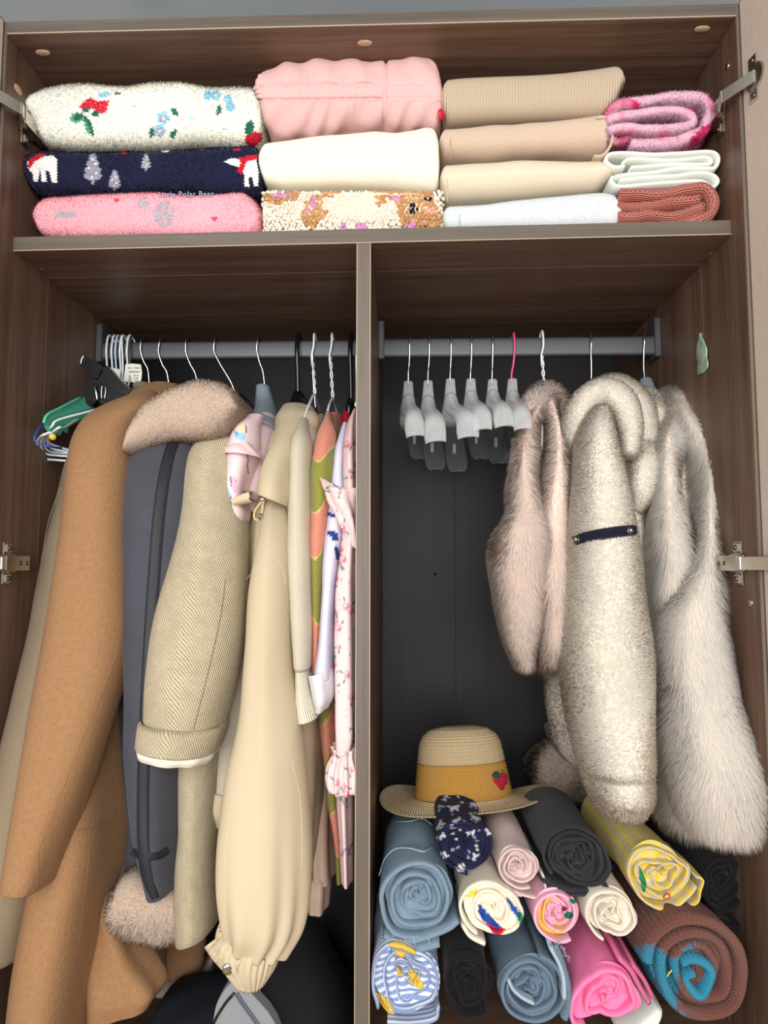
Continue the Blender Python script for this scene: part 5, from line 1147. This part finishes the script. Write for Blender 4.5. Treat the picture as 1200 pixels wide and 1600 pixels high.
revolve('brim', [(.079, .0015), (.086, -.002), (.1, -.004), (.118, -.004), (.136, -.001), (.138, -.004), (.118, -.0065), (.1, -.0065), (.085, -.005)], st1, wob=.010)
S = Surf(band)
em = fab('embroidery_red', srgb(196, 36, 66), weave='twill', s=.0012, depth=.0004); eg = fab('embroidery_green', srgb(28, 84, 62), weave='twill', s=.0012, depth=.0004)
patch('embroidered_strawberry', S, [(770, 1214), (776, 1209), (781, 1212), (787, 1208), (793, 1212), (793, 1221), (788, 1230), (783, 1236), (776, 1228), (770, 1220)], em, t, .0022)
patch('embroidered_leaf', S, [(768, 1211), (773, 1206), (780, 1208), (781, 1213), (775, 1216), (770, 1215)], eg, t, .0022)
seam('embroidered_stem', S, [(780, 1214), (783, 1208), (784, 1202)], .0007, plainm('stem_thread', srgb(30, 60, 40), .8), t, .002)
# ------------------------------------------------------------------ rolled clothes in the right compartment
GRo = 'rolled clothes stacked under the furs'
def roll(name, label, outline, turns, th, y0, dep, m, seed=0, wob=.05, crumple=.12, paint=None, inner=.10, start=0.0, wr=.0012, yrec=.010, px=None, extra=None, wf=35, fold=0, cat='clothes', ccw=1, step=7, irreg=.6):
    """a garment rolled up along the depth axis. outline: the front loop in the photograph; turns: visible windings; th: cloth thickness"""
    o = np.array(outline, float); c = o.mean(0); a = np.arctan2(o[:, 1] - c[1], o[:, 0] - c[0]); r = np.hypot(*(o - c).T); k = np.argsort(a); a, r = a[k], r[k]
    a3 = np.concatenate([a - 2 * math.pi, a, a + 2 * math.pi]); r3 = np.concatenate([r, r, r]); fine = np.linspace(-math.pi, math.pi, 721); 
    rr = np.interp(fine, a3, r3); ker = np.hanning(31); ker /= ker.sum(); rr = np.convolve(np.concatenate([rr[-16:-1], rr, rr[1:16]]), ker, 'valid')[:721]
    R = lambda t: np.interp((t + math.pi) % (2 * math.pi) - math.pi, fine, rr)
    rng = np.random.RandomState(seed); hp = th / pxm(y0) / 2; n = int(turns * 2 * math.pi / .09); t = np.linspace(0, turns * 2 * math.pi, n); f = 1 - (1 - inner) * (t / t[-1]) ** .95
    ph = rng.uniform(0, 6.28, 12); w = np.zeros(n)
    for j, (fr, am) in enumerate(((.83, 1), (1.7, .9), (2.6, .7), (3.9, .45), (5.3, .3))): w += am * np.sin(fr * t + ph[j] + irreg * t * t * .02)
    q = (t / t[-1]); gate = np.clip(t / (2 * math.pi) - .75, 0, 1)
    f2 = f * (1 + w * (wob * gate + crumple * q ** 1.5 * gate)); rad = (R(start + ccw * t) - hp) * f2
    cxs = c[0] + 0 * t; cys = c[1] + 0 * t
    x = cxs + rad * np.cos(start + ccw * t); y = cys + rad * np.sin(start + ccw * t)
    yv = yrec * q + .003 * np.sin(2.3 * t + ph[6]) * gate + .004 * np.sin(.9 * t + ph[7]) * gate
    g = thing(name, label, cat, P(c[0], c[1], y0 + dep / 2), GRo)
    tt = np.full(n, th) * (1 - .25 * q)
    ob = sheet('cloth', np.stack([x, y], 1), tt, y0, dep, m, g, yv=yv, wr=wr, wf=wf, seed=seed, paint=paint, raw=True, nb=50 if paint else 14, rnd=5, bex=1.0 if paint else 1.4)
    # the crumpled inner layers seen between the windings
    nr, ns = 14, 90; V = []; A = np.linspace(0, 2 * math.pi, ns, endpoint=False)
    for i in range(nr):
        k = 1 - i / (nr - 1) * .98; sw = A + ccw * (1 - k) * 2.2
        rad_ = (R(A) * .93 - hp * 1.8) * k * (1 + .05 * np.sin(3 * A + ph[8])); pleat = np.sin(k * turns * 2 * math.pi + sw * 2 + ph[9]) * .5 + .5 * np.sin(sw * 5 + ph[10] + 6 * k) * (1 - k * .5)
        for a_, r_, p_ in zip(A, rad_, pleat): q_ = P(c[0] + r_ * math.cos(a_), c[1] + r_ * math.sin(a_), y0); q_[1] = y0 + .012 + yrec * (1 - k) * .5 - .0045 * p_; V.append(q_)
    V = np.array(V); mesh('inner_folds', V, gridF(nr, ns, True), m, g, V[:, [0, 2]] * [1, 1], paint(*proj(V), V) if paint else None)
    return g
denim = fab('light_denim', srgb(118, 146, 170), weave='twill', s=.0016, depth=.0003, vary=.18, alt=srgb(168, 188, 202), fuzz=160, mottle=70)
denim2 = fab('mid_denim', srgb(92, 120, 146), weave='twill', s=.0018, depth=.0004, vary=.2, alt=srgb(158, 178, 194), fuzz=160, mottle=70)
denimed = fab('denim_seam', srgb(168, 186, 200), weave='none', fuzz=400, depth=.0004)
g = roll('rolled_jeans', 'light blue denim jeans roll with stitched pocket, beside the divider', [(590, 1420), (594, 1375), (616, 1348), (650, 1336), (690, 1346), (712, 1378), (716, 1425), (700, 1458), (660, 1470), (612, 1464)], 3.6, .0070, .0, .205, denim, seed=1, wob=.025, crumple=.05, start=1.2, wr=.0022, wf=28)
sheet('waistband', [(600, 1462), (625, 1470), (660, 1466), (700, 1452), (717, 1440)], .010, .004, .16, denim, g, seed=2, wr=.0015); sheet('leg_end', [(612, 1476), (640, 1484), (665, 1480), (686, 1474)], .012, .0, .15, denim, g, seed=3, wr=.0015)
for x in (632, 645, 668): tube('seam', [P(x, 1463, -.002), P(x + 3, 1472, -.003), P(x + 2, 1480, -.001)], .0006, denimed, g)
S = Surf(g.children[0])
seam('pocket_seam', S, [(592, 1368), (602, 1342), (618, 1327), (640, 1326), (662, 1331), (676, 1324)], .0009, denimed, g, .0006); seam('pocket_seam', S, [(616, 1285), (640, 1284), (660, 1280), (676, 1290)], .0008, denimed, g, .0006)
stitches('stitching', S, [(618, 1288), (642, 1287), (660, 1284), (674, 1293)], plainm('brown_thread', srgb(96, 84, 78), .8), g, 4); stitches('stitching', S, [(622, 1323), (645, 1322), (664, 1326), (676, 1320)], bpy.data.materials['brown_thread'], g, 4)

def npaint(X, Y, V):
    c = cols(X, srgb(32, 32, 62)); r = np.random.RandomState(3)
    for x, y, s, a in ((696, 1246, 6, -50), (720, 1236, 5, -10), (748, 1241, 6, 25), (710, 1262, 7, -8), (741, 1257, 7, 15), (713, 1282, 6, -25), (743, 1278, 7, 30), (687, 1288, 6, -60), (770, 1284, 6, 65), (735, 1301, 7, -5), (762, 1299, 6, 45), (690, 1306, 6, -45), (695, 1335, 6, 60), (741, 1340, 6, -70), (720, 1356, 6, 45), (765, 1262, 5, 60), (753, 1372, 4, 10)):
        u = math.cos(math.radians(a)), math.sin(math.radians(a)); W_ = srgb(205, 210, 222)
        put(c, ell(X, Y, x, y, s, s * .38, a), W_); put(c, ell(X, Y, x + u[0] * s * .8 + u[1] * 2, y + u[1] * s * .8 - u[0] * 2, s * .32, s * .3, a), W_)
        for k in (-.6, .5): put(c, seg_(X, Y, (x + u[0] * s * k, y + u[1] * s * k), (x + u[0] * s * k - u[1] * s * .7, y + u[1] * s * k + u[0] * s * .7), 1.0), W_)
    for k in range(40):
        x, y = r.uniform(680, 775), r.uniform(1232, 1370); put(c, ell(X, Y, x, y, 2.4, 1.8), srgb(205, 212, 190) if k % 3 else srgb(150, 160, 200))
    return c
nv = fab('navy_print', weave='none', attr=True, fuzz=700, depth=.0001, rough=.8)
def densify(fn): return fn
roll('rolled_printed_garment', 'navy rolled garment with small white animal print, on top of the jeans', [(679, 1315), (686, 1292), (712, 1284), (745, 1284), (770, 1298), (776, 1330), (765, 1358), (742, 1371), (712, 1362), (688, 1345)], 2.7, .0030, .015, .175, nv, seed=5, wob=.05, crumple=.3, start=1.5, wr=.002, paint=npaint, yrec=.02)
g = roll('rolled_shirt', 'pale pink rolled shirt between navy print and charcoal rolls', [(775, 1352), (780, 1336), (800, 1322), (828, 1328), (847, 1348), (847, 1374), (825, 1389), (798, 1386), (780, 1370)], 3.6, .0030, .012, .20, fab('pale_pink_jersey', srgb(228, 204, 200), weave='plain', s=.0008, depth=.0001, vary=.05), seed=6, wob=.03, crumple=.2, start=1.0, wr=.0016)
pp = bpy.data.materials['pale_pink_jersey']; sheet('hem_flap', [(800, 1392), (822, 1400), (850, 1402), (850, 1380), (846, 1366)], .0035, .014, .14, pp, g, seed=7); sheet('hem_flap', [(778, 1375), (795, 1392), (815, 1399)], .003, .016, .1, pp, g, seed=8)
ch = fab('charcoal_jersey', srgb(34, 34, 40), weave='plain', s=.0010, depth=.0002, vary=.12, fuzz=900, sheen=.6)
g = roll('rolled_trousers', 'thick charcoal rolled trousers at the top centre of the rolls', [(846, 1335), (856, 1304), (885, 1290), (925, 1298), (952, 1330), (963, 1362), (948, 1386), (910, 1390), (872, 1374), (852, 1355)], 5.2, .0036, .012, .17, ch, seed=9, wob=.018, crumple=.25, start=2.6, wr=.0016, inner=.12, yrec=.006)
sheet('fold', [(846, 1372), (862, 1386), (890, 1397), (925, 1396), (950, 1384)], .008, .016, .15, ch, g, seed=10)
def gpat(w, u, v):
    s = .0155; a = w.M('GREATER_THAN', w.M('FRACT', w.M('DIVIDE', u, s)), .5); b = w.M('GREATER_THAN', w.M('FRACT', w.M('DIVIDE', v, s)), .5)
    return w.mix(w.M('MULTIPLY', w.M('ADD', a, b), .5), srgb(204, 198, 184), srgb(248, 216, 66))
gm = fab('gingham', weave='plain', s=.0008, depth=.0001, rough=.85, pat=gpat)
g = roll('rolled_gingham_shirt', 'yellow and grey gingham rolled shirt below the sherpa cuff', [(972, 1352), (982, 1326), (1006, 1314), (1042, 1320), (1072, 1340), (1092, 1356), (1088, 1380), (1070, 1405), (1042, 1424), (1008, 1416), (984, 1390)], 3.1, .0038, .012, .22, gm, seed=12, wob=.05, crumple=.28, start=.3, wr=.0022, yrec=.014)
sheet('hem_flap', [(1058, 1418), (1088, 1412), (1094, 1392), (1098, 1376), (1088, 1372)], .003, .012, .12, gm, g, seed=13)
S = Surf(*g.children); patch('green_print', S, [(998, 1352), (1004, 1362), (1010, 1380), (1008, 1394), (1003, 1390), (999, 1370)], plainm('print_green', srgb(24, 128, 88), .8), g, .0012); tube('red_loop', S.path([(1036, 1403), (1041, 1398), (1047, 1399), (1043, 1404), (1036, 1403)], .001), .0007, plainm('red_thread', srgb(180, 36, 40), .7), g, raw=True)
bk = fab('black_cotton', srgb(22, 20, 24), weave='none', fuzz=300, depth=.0003, rough=.85, sheen=.2)
g = roll('rolled_black_garment', 'black rolled garment against the right side panel', [(1098, 1380), (1104, 1342), (1130, 1330), (1158, 1342), (1168, 1385), (1156, 1418), (1126, 1430), (1104, 1412)], 3.6, .0055, .05, .2, bk, seed=14, wob=.03, crumple=.12)
sheet('trouser_leg', [(1160, 1345), (1172, 1380), (1172, 1420), (1150, 1448), (1120, 1440)], .012, .06, .18, bk, g, seed=15)
# second row
def p7(X, Y, V):
    c = cols(X, srgb(240, 232, 210)); put(c, ell(X, Y, 738, 1396, 11, 4, -35) & (V[:, 1] < .02), srgb(236, 196, 60)); put(c, ell(X, Y, 806, 1425, 4, 28, -32) & (V[:, 1] < .03), srgb(36, 80, 164)); put(c, ell(X, Y, 815, 1440, 4.5, 17, -12) & (V[:, 1] < .02), srgb(30, 120, 84))
    put(c, poly(X, Y, [(748, 1410), (760, 1425), (785, 1450), (775, 1456), (755, 1440), (747, 1425)]), srgb(36, 72, 156)); put(c, poly(X, Y, [(760, 1440), (775, 1452), (790, 1448), (784, 1462), (770, 1458)]), srgb(206, 20, 50)); return c
cj = fab('cream_jersey', weave='none', attr=True, fuzz=900, depth=.0001, rough=.85)
g = roll('rolled_graphic_shirt', 'cream rolled shirt with blue, red and green print inside', [(715, 1412), (728, 1386), (755, 1372), (790, 1385), (818, 1408), (828, 1440), (815, 1466), (790, 1478), (752, 1464), (725, 1440)], 2.7, .0042, .0, .18, cj, seed=16, wob=.05, crumple=.22, start=2.2, wr=.0018, paint=p7, yrec=.012)
sheet('hem_flap', [(722, 1446), (735, 1462), (758, 1474)], .006, .006, .12, cj, g, seed=17, paint=lambda X, Y, V: cols(X, srgb(228, 222, 204)))
def p8(X, Y, V):
    c = cols(X, srgb(240, 178, 200)); put(c, ell(X, Y, 866, 1432, 26, 30) & ~ell(X, Y, 870, 1430, 20, 26) & (X < 880), srgb(226, 180, 92)); put(c, ell(X, Y, 895, 1408, 6, 4, 30) | ell(X, Y, 888, 1430, 7, 6), srgb(24, 112, 88)); put(c, ell(X, Y, 874, 1452, 9, 12, 20) & ~ell(X, Y, 874, 1452, 5, 8, 20), srgb(226, 180, 92)); put(c, ell(X, Y, 882, 1420, 4, 4), srgb(110, 40, 60)); return c
roll('rolled_pink_shirt', 'small baby-pink rolled shirt with ochre and green print', [(829, 1430), (838, 1402), (864, 1386), (896, 1396), (912, 1424), (908, 1452), (884, 1474), (852, 1468), (834, 1450)], 3.0, .0035, .0, .17, cj, seed=18, wob=.05, crumple=.25, start=1.0, paint=p8)
roll('rolled_white_shirt', 'plain off-white rolled shirt below the charcoal roll', [(911, 1430), (918, 1400), (945, 1386), (980, 1392), (1002, 1424), (1006, 1456), (986, 1476), (952, 1468), (922, 1450)], 2.9, .0038, .0, .2, fab('offwhite_cotton', srgb(238, 228, 212), weave='plain', s=.0009, depth=.0001, vary=.05), seed=19, wob=.05, crumple=.26, start=2.0, wr=.002)
# bottom row
def spat(w, u, v):
    a = w.M('GREATER_THAN', w.M('SINE', w.M('MULTIPLY', w.M('ADD', v, w.M('MULTIPLY', w.M('SINE', w.M('MULTIPLY', u, 40)), .002)), 2 * math.pi / .0085)), .1)
    b = w.M('GREATER_THAN', w.M('SINE', w.M('MULTIPLY', v, 2 * math.pi / .00283)), .6); return w.mix(a, srgb(140, 164, 212), srgb(232, 236, 246))
sm_ = fab('striped_cotton', weave='plain', s=.0008, depth=.0001, pat=spat)
g = roll('rolled_striped_shirt', 'blue and white striped rolled shirt with yellow embroidery, bottom row beside the divider', [(579, 1520), (588, 1486), (608, 1468), (650, 1482), (688, 1508), (699, 1545), (690, 1575), (660, 1590), (606, 1600), (586, 1565)], 3.2, .0035, -.012, .19, sm_, seed=20, wob=.06, crumple=.26, start=2.4, wr=.002, yrec=.014)
sheet('hem_flap', [(605, 1597), (645, 1600), (680, 1594), (686, 1576)], .004, -.006, .12, sm_, g, seed=21)
yem = fab('yellow_embroidery', srgb(238, 204, 90), weave='boucle', s=.0016, depth=.0006, alt=srgb(206, 172, 70)); S = Surf(*g.children)
for pts in ([(605, 1474), (618, 1470), (634, 1476), (648, 1484), (650, 1492), (636, 1490), (628, 1496), (616, 1488)], [(636, 1514), (646, 1516), (658, 1530), (662, 1544), (652, 1544), (640, 1532)], [(586, 1550), (596, 1552), (608, 1566), (617, 1582), (610, 1584), (598, 1572)], [(619, 1510), (625, 1514), (628, 1524), (622, 1524)]): patch('embroidered_flower', S, pts, yem, g, .0016)
roll('rolled_black_trousers', 'black rolled garment between striped roll and blue jeans', [(692, 1530), (698, 1500), (722, 1488), (758, 1494), (776, 1524), (774, 1562), (755, 1588), (722, 1592), (700, 1568)], 2.6, .0042, -.008, .18, bk, seed=22, wob=.04, crumple=.3, start=1.0, yrec=.02)
g = roll('rolled_ripped_jeans', 'mid-blue denim roll with pale seams and frayed edge, bottom centre', [(771, 1560), (778, 1522), (800, 1496), (835, 1488), (866, 1504), (882, 1536), (884, 1572), (866, 1596), (820, 1606), (786, 1590)], 3.7, .0055, -.012, .17, denim2, seed=23, wob=.03, crumple=.16, start=-1.3, wr=.0018)
sheet('leg_end', [(870, 1482), (880, 1505), (888, 1535), (888, 1570), (880, 1590)], .010, -.01, .14, denim2, g, seed=24); sheet('pale_seam', [(862, 1480), (874, 1505), (880, 1530), (880, 1560)], .006, -.014, .1, denimed, g, seed=25)
sheet('pale_seam', [(795, 1532), (802, 1546), (815, 1557), (834, 1566)], .0040, -.013, .012, denimed, g, seed=26)
r = random.Random(6); pr = []
for k in range(60):
    f = k / 59; x, y = 858 + 30 * f, 1474 + 8 * math.sin(f * 7) + (22 * f if f > .6 else 0); p = P(x, y, -.012); pr.append(tubeg([p, p + np.array([r.uniform(-.002, .002), r.uniform(-.003, 0), r.uniform(-.001, .004)]), p + np.array([r.uniform(-.004, .004), r.uniform(-.004, 0), r.uniform(-.002, .005)])], .0003, 4, 1))
V, F = join(pr); o = mesh('frayed_threads', V, F, denimed, g); o['kind'] = 'stuff'
hp_ = fab('hot_pink_jersey', srgb(240, 128, 176), weave='none', fuzz=700, depth=.0002, vary=.05); hpr = fab('hot_pink_rib', srgb(238, 118, 166), weave='rib', s=.0028, depth=.0009)
g = roll('rolled_sweatshirt', 'bright pink rolled sweatshirt with ribbed hem, bottom row', [(888, 1578), (896, 1548), (922, 1520), (950, 1504), (982, 1510), (1006, 1545), (1016, 1580), (996, 1598), (935, 1602), (896, 1604)], 2.4, .0055, -.012, .19, hp_, seed=28, wob=.05, crumple=.3, start=2.2, wr=.002, yrec=.016)
sheet('ribbed_hem', [(968, 1500), (985, 1518), (1000, 1545), (1014, 1568)], .007, -.004, .15, hpr, g, seed=29, wr=.001); sheet('ribbed_hem', [(990, 1508), (1006, 1530), (1020, 1558)], .006, .006, .14, hpr, g, seed=30, wr=.001)
t = slab('white_cloth', [(960, 1598), (985, 1590), (1005, 1574), (1020, 1560), (1030, 1562)], [(960, 1606), (985, 1606), (1018, 1602), (1030, 1580)], .022, .12, bpy.data.materials['white_jersey'], seed=31, n=60, wr=.002); tag(t, 'corner of white cloth sticking out under the bright pink roll', 'cloth')
# brown and teal jumper
def p15(X, Y, V):
    c = cols(X, srgb(124, 74, 62)); Tq = srgb(30, 142, 178); X2 = X + 2.5 * np.sign(np.sin(Y * 1.1)); Y2 = Y + 3 * np.sign(np.sin(X * .9))
    put(c, poly(X2, Y2, [(990, 1482), (1020, 1480), (1040, 1492), (1058, 1498), (1072, 1478), (1090, 1470), (1075, 1495), (1060, 1520), (1060, 1550), (1058, 1578), (1075, 1590), (1095, 1610), (1060, 1612), (985, 1560)]), Tq)
    put(c, ell(X, Y, 1022, 1537, 4, 3), srgb(130, 70, 66)); return c
kn = fab('jumper_knit', weave='knit', attr=True, s=.0062, depth=.0022, sheen=.4, vary=.08)
g = roll('rolled_jumper', 'chunky brown and teal knitted jumper roll, bottom right corner', [(1000, 1500), (1012, 1458), (1048, 1432), (1092, 1426), (1142, 1446), (1174, 1490), (1180, 1545), (1160, 1592), (1112, 1612), (1058, 1606), (1014, 1560)], 2.7, .0150, -.012, .2, kn, seed=32, wob=.02, crumple=.05, start=3.3, wr=.002, inner=.30, paint=p15, yrec=.006)
tl = fab('teal_knit', srgb(34, 150, 186), weave='knit', s=.0052, depth=.0018, sheen=.4)
sheet('rolled_core', [(1062, 1502), (1080, 1498), (1100, 1506), (1110, 1520), (1102, 1540), (1092, 1552), (1078, 1540), (1070, 1526), (1084, 1520)], .0125, -.006, .1, tl, g, seed=33, wr=.002)
tube('yellow_thread', [P(1056, 1503, -.016), P(1052, 1513, -.018), P(1046, 1520, -.018), P(1042, 1526, -.016)], .0008, plainm('yellow_yarn', srgb(220, 200, 90), .8), g)
# ------------------------------------------------------------------ empty hangers at the left end of the rail, and things on the floor
def plate(name, pts, y, th, m, parent, bend=None, bev=.0008):
    "a solid plate whose outline is given in the photograph; y: depth, or a function of (px, py)"
    q = catmull(np.array(pts + [pts[0]], float), 3)[:-1] if bend != 'sharp' else np.array(pts, float)
    Y = [y(a, b) if callable(y) else y for a, b in q]; A = np.array([P(a, b, yy) for (a, b), yy in zip(q, Y)]); c = A.mean(0); n = len(q); V = []
    for off, k in ((0, 1 - bev * 18), (bev, 1), (th - bev, 1), (th, 1 - bev * 18)):
        for p in A: v = c + (p - c) * k; v[1] = p[1] + off if k == 1 else c[1] + (p[1] - c[1]) * k + off; V.append(v)
    F = gridF(4, n, True).tolist() + [list(range(n))[::-1], list(range(3 * n, 4 * n))]
    return fixn(mesh(name, np.array(V), F, m, parent, smooth=False))
paleblue = plainm('pale_blue_wire', srgb(178, 200, 224), .4); bluew = plainm('blue_wire', srgb(38, 66, 150), .35)
zt = ZRL + HR
WL = [('white wire hanger at the far left of the rail, outermost loop', wirew, 167, 176, 0), ('white wire hanger second from the left end, empty', wirew, 175, 183, 1),
      ('pale blue wire hanger among the white ones at the left end', paleblue, 181, 189, 2), ('white wire hanger beside the pale blue one', wirew, 188, 196, 3), ('white wire hanger nearest the paper tags, loop highest', wirew, 199, 208, 4)]
LP_ = [[(71, 678), (60, 686), (58, 702), (68, 716), (90, 719), (120, 722)], [(76, 676), (66, 685), (64, 698), (72, 709), (92, 712), (120, 716)], [(80, 676), (71, 684), (69, 696), (77, 705), (96, 708), (120, 712)], [(92, 668), (78, 680), (74, 692), (82, 701), (104, 706), (124, 710)], [(82, 665), (76, 674), (76, 690), (88, 697), (108, 703), (130, 708)]]
for k, (lab, m, xl, xr, i) in enumerate(WL):
    t = thing('wire_hanger', lab, 'hanger', P(xl, 575, .277), 'empty wire hangers at the left end of the rail')
    a = P(xl, 545, .262)[0]; b = P(xr, 535, .285)[0]
    tube('hook', [(b + .004, .293, zt - .02), (b + .002, .292, zt + .002), (b - .001, .284, zt + .011), ((a + b) / 2, .272, zt + .012), (a, .264, zt + .004), P(xl - 1, 548, .258), P(xl, 566, .266), P(xl + 1, 584, .272)], .0019, m, t, 8)
    tube('frame', [P(xl + 1, 584, .272), P(xl - 10, 614, .24), P(xl - 38, 636, .15 if k == 4 else .235), P(LP_[k][0][0] + 12, LP_[k][0][1] - (10 if k == 4 else 2), .075 if k == 4 else .10)] + [P(x, y, .055 + .018 * j + .002 * k) for j, (x, y) in enumerate(LP_[k])] + [P(165, 735 + k, .3), P(190, 738 + k, .45), P(192, 700, .45), P(188, 640, .33), P(xl + 2, 586, .274)], .0019, m, t, 8)
t = thing('looped_hanger', 'thin dark blue wire loop beyond the white hangers', 'hanger', P(60, 690, .06))
tube('loop', [P(72, 662, .075), P(62, 668, .06), P(55, 680, .052), P(55, 689, .052), P(64, 694, .055), P(80, 698, .06), P(96, 700, .08)], .0017, bluew, t, 8)
papr = plainm('tag_paper', srgb(220, 222, 212), .8); inkm = plainm('tag_ink', srgb(110, 112, 116), .8)
for lab, pts, ln in (('small square white paper tag, printed side showing, on the wire hangers', [(196, 569), (207, 568), (220, 569.5), (222, 582), (221, 592), (218, 599), (205, 597), (193, 596)], 1), ('narrow white paper tag behind the larger one', [(173, 574), (187, 577), (189, 597), (184, 597), (176, 586)], 0)):
    t = thing('paper_tag', lab, 'tag', P(pts[0][0], pts[0][1], .25)); plate('card', pts, .246, .0006, papr, t, 'sharp')
    if ln:
        for x0, x1, y in ((200, 204, 575), (206, 207.5, 575), (210, 218, 575), (201, 218, 581), (209, 212, 587), (213.5, 216, 587), (209, 211, 591), (212, 216, 591), (210, 216, 595)):
            p, q = P(x0, y - .7, .2456), P(x1, y + .7, .2456); box('print', p[0], q[0], .2454, .246, q[2], p[2], inkm, t, 0)
# turquoise plastic hanger
tq = plainm('turquoise_plastic', srgb(88, 190, 162), .45)
t = thing('turquoise_hanger', 'flat turquoise plastic hanger sticking out towards the left panel', 'hanger', P(160, 600, .25))
yf = lambda x, y: .05 + (x - 68) * .0019
plate('arm', [(128, 620), (150, 624), (172, 634), (172, 640), (150, 645), (131, 652), (118, 660), (106, 667), (103, 676), (96, 672), (92, 679), (84, 678), (72, 672), (68, 661), (74, 648), (95, 637)], yf, .004, tq, t)
tube('rim', [P(68, 661, .047), P(74, 648, .055), P(95, 637, .09), P(128, 620, .155)], .0022, tq, t, 8)
tube('hook', [P(172, 637, .245), P(188, 610, .262), P(192, 575, .262), (P(190, 540, .262)[0], .262, zt - .002), (P(190, 535, .262)[0], .27, zt + .010), (P(190, 535, .262)[0], .284, zt + .010), (P(190, 535, .262)[0], .294, zt - .01)], .0016, wirew, t, 8)
V, F = discg(P(83, 683, .05), (0, -1, 0), .0048, .004, 16, .8); o = mesh('yellow_clip', V, F, plainm('yellow_plastic', srgb(228, 206, 70), .4), t); o['label'] = 'round yellow plastic clip'
# black clip hanger
t = thing('clip_hanger', 'black plastic clip with chrome spring, clamped above the turquoise hanger', 'clip', P(160, 610, .2))
g = plate('lever', [(131, 554), (145, 562), (158, 573), (156, 583), (150, 592), (138, 583), (126, 570)], .165, .006, blackp, t)
tube('chrome_edge', [P(131, 555, .163), P(127.5, 562, .163), P(126, 569, .163)], .0016, chrome, t, 8)
plate('jaw', [(148, 598), (158, 585), (165, 571), (173, 578), (188, 594), (206, 611), (199, 622), (190, 630), (168, 632), (153, 627)], .168, .022, blackp, t)
plate('jaw', [(128, 624), (131, 606), (143, 592), (151, 600), (149, 628), (139, 633)], .172, .018, blackp, t)
plate('grip', [(154, 596), (160, 588), (200, 612), (192, 616)], .164, .006, blackp, t)
tube('spring', [P(147, 601, .164), P(150, 612, .162), P(152, 626, .164)], .0022, chrome, t, 8); tube('spring_slot', [P(160, 602, .1655), P(158.5, 610, .165), P(159, 624, .1655)], .0012, chrome, t, 8); tube('spring_slot', [P(165, 602, .1655), P(165, 612, .165), P(163, 624, .1655)], .001, chrome, t, 8)
tube('hook', [P(200, 608, .2), P(203, 585, .25), (P(203, 560, .262)[0], .262, zt - .01), (P(203, 540, .262)[0], .268, zt + .009), (P(203, 540, .262)[0], .286, zt + .009), (P(203, 540, .262)[0], .294, zt - .01)], .0016, chrome, t, 8)
# on the floor
felt1 = fab('charcoal_felt', srgb(66, 67, 70), weave='none', fuzz=500, depth=.0005, vary=.1); felt2 = fab('grey_felt', srgb(142, 146, 150), weave='none', fuzz=500, depth=.0005, vary=.1)
t = thing('felt_bag', 'grey felt bag with dark zip standing on the floor below the windbreaker cuff', 'bag', (P(440, 1560, .2)[0], .2, ZFL))
def surfgrid(name, corners, m, parent, bulge=.01, n=16, seed=0):
    a, b, c, d = [np.array(q) for q in corners]; V = []
    nn = np.cross(b - a, d - a); nn /= np.linalg.norm(nn)
    for i in range(n + 1):
        for j in range(n + 1):
            u, v = i / n, j / n; p = a * (1 - u) * (1 - v) + b * u * (1 - v) + c * u * v + d * (1 - u) * v; V.append(p + nn * bulge * math.sin(math.pi * u) * math.sin(math.pi * v))
    V = np.array(V); V += nn * (Noise(seed, 25, 2)(V) * .0012)[:, None]; return mesh(name, V, gridF(n + 1, n + 1), m, parent, np.array([(i * .015, j * .015) for i in range(n + 1) for j in range(n + 1)]))
A_, B_ = P(372, 1528, .03), P(484, 1412, .40); zf = ZFL
Cf, Df = np.array([D1 - .006, .03, zf]), np.array([D1 - .006, .42, zf]); Ef, Ff = np.array([P(322, 1640, .03)[0], .03, zf]), np.array([P(322, 1640, .03)[0] + .05, .42, zf])
surfgrid('side', (A_, B_, Df, Cf), felt1, t, -.02, seed=1); surfgrid('side', (A_, Ef, Ff, B_), felt1, t, -.012, seed=2); surfgrid('back', (B_, Ff, Df, B_), felt1, t, 0, seed=4)
fr = surfgrid('front', (A_, Cf, Ef, A_ + np.array([-.004, 0, -.002])), felt1, t, 0, seed=5)
pk_ = plate('front_pocket', [(332, 1600), (338, 1570), (350, 1548), (364, 1534), (378, 1536), (396, 1556), (430, 1600), (452, 1680), (470, 1818), (316, 1818), (322, 1680)], .008, .02, felt2, t)
for dx in (0, 5): tube('zip', [P(366 + dx, 1552, .006), P(376 + dx, 1568, .006), P(392 + dx, 1590, .006), P(410 + dx, 1616, .006)], .0011, plainm('zip_grey%d' % dx, srgb(96, 98, 116), .5), t, 8)
tube('zip', [P(366, 1552, .006), P(352, 1568, .006), P(336, 1594, .006), P(330, 1612, .006)], .0018, blackp, t, 8)
s_ = slab('folded_trousers', [(205, 1640), (225, 1625), (260, 1612), (300, 1606), (335, 1600), (345, 1596)], [(205, 1720), (345, 1720)], .10, .2, fab('dark_navy_cloth', srgb(44, 50, 62), weave='none', fuzz=200, depth=.0006, vary=.2), seed=141, n=60, wr=.007, wf=22); tag(s_, 'dark navy cloth heaped on the floor beside the grey bag', 'clothes')
s_ = slab('fluffy_slipper', [(244, 1534), (262, 1530), (290, 1524), (315, 1510), (328, 1490), (334, 1470)], [(244, 1562), (280, 1562), (310, 1552), (334, 1530)], .31, .12, shear, seed=142, n=60, wr=.004, wf=30, e=2.3); tag(s_, 'taupe fluffy roll in shadow between camel coat and grey bag', 'clothes')
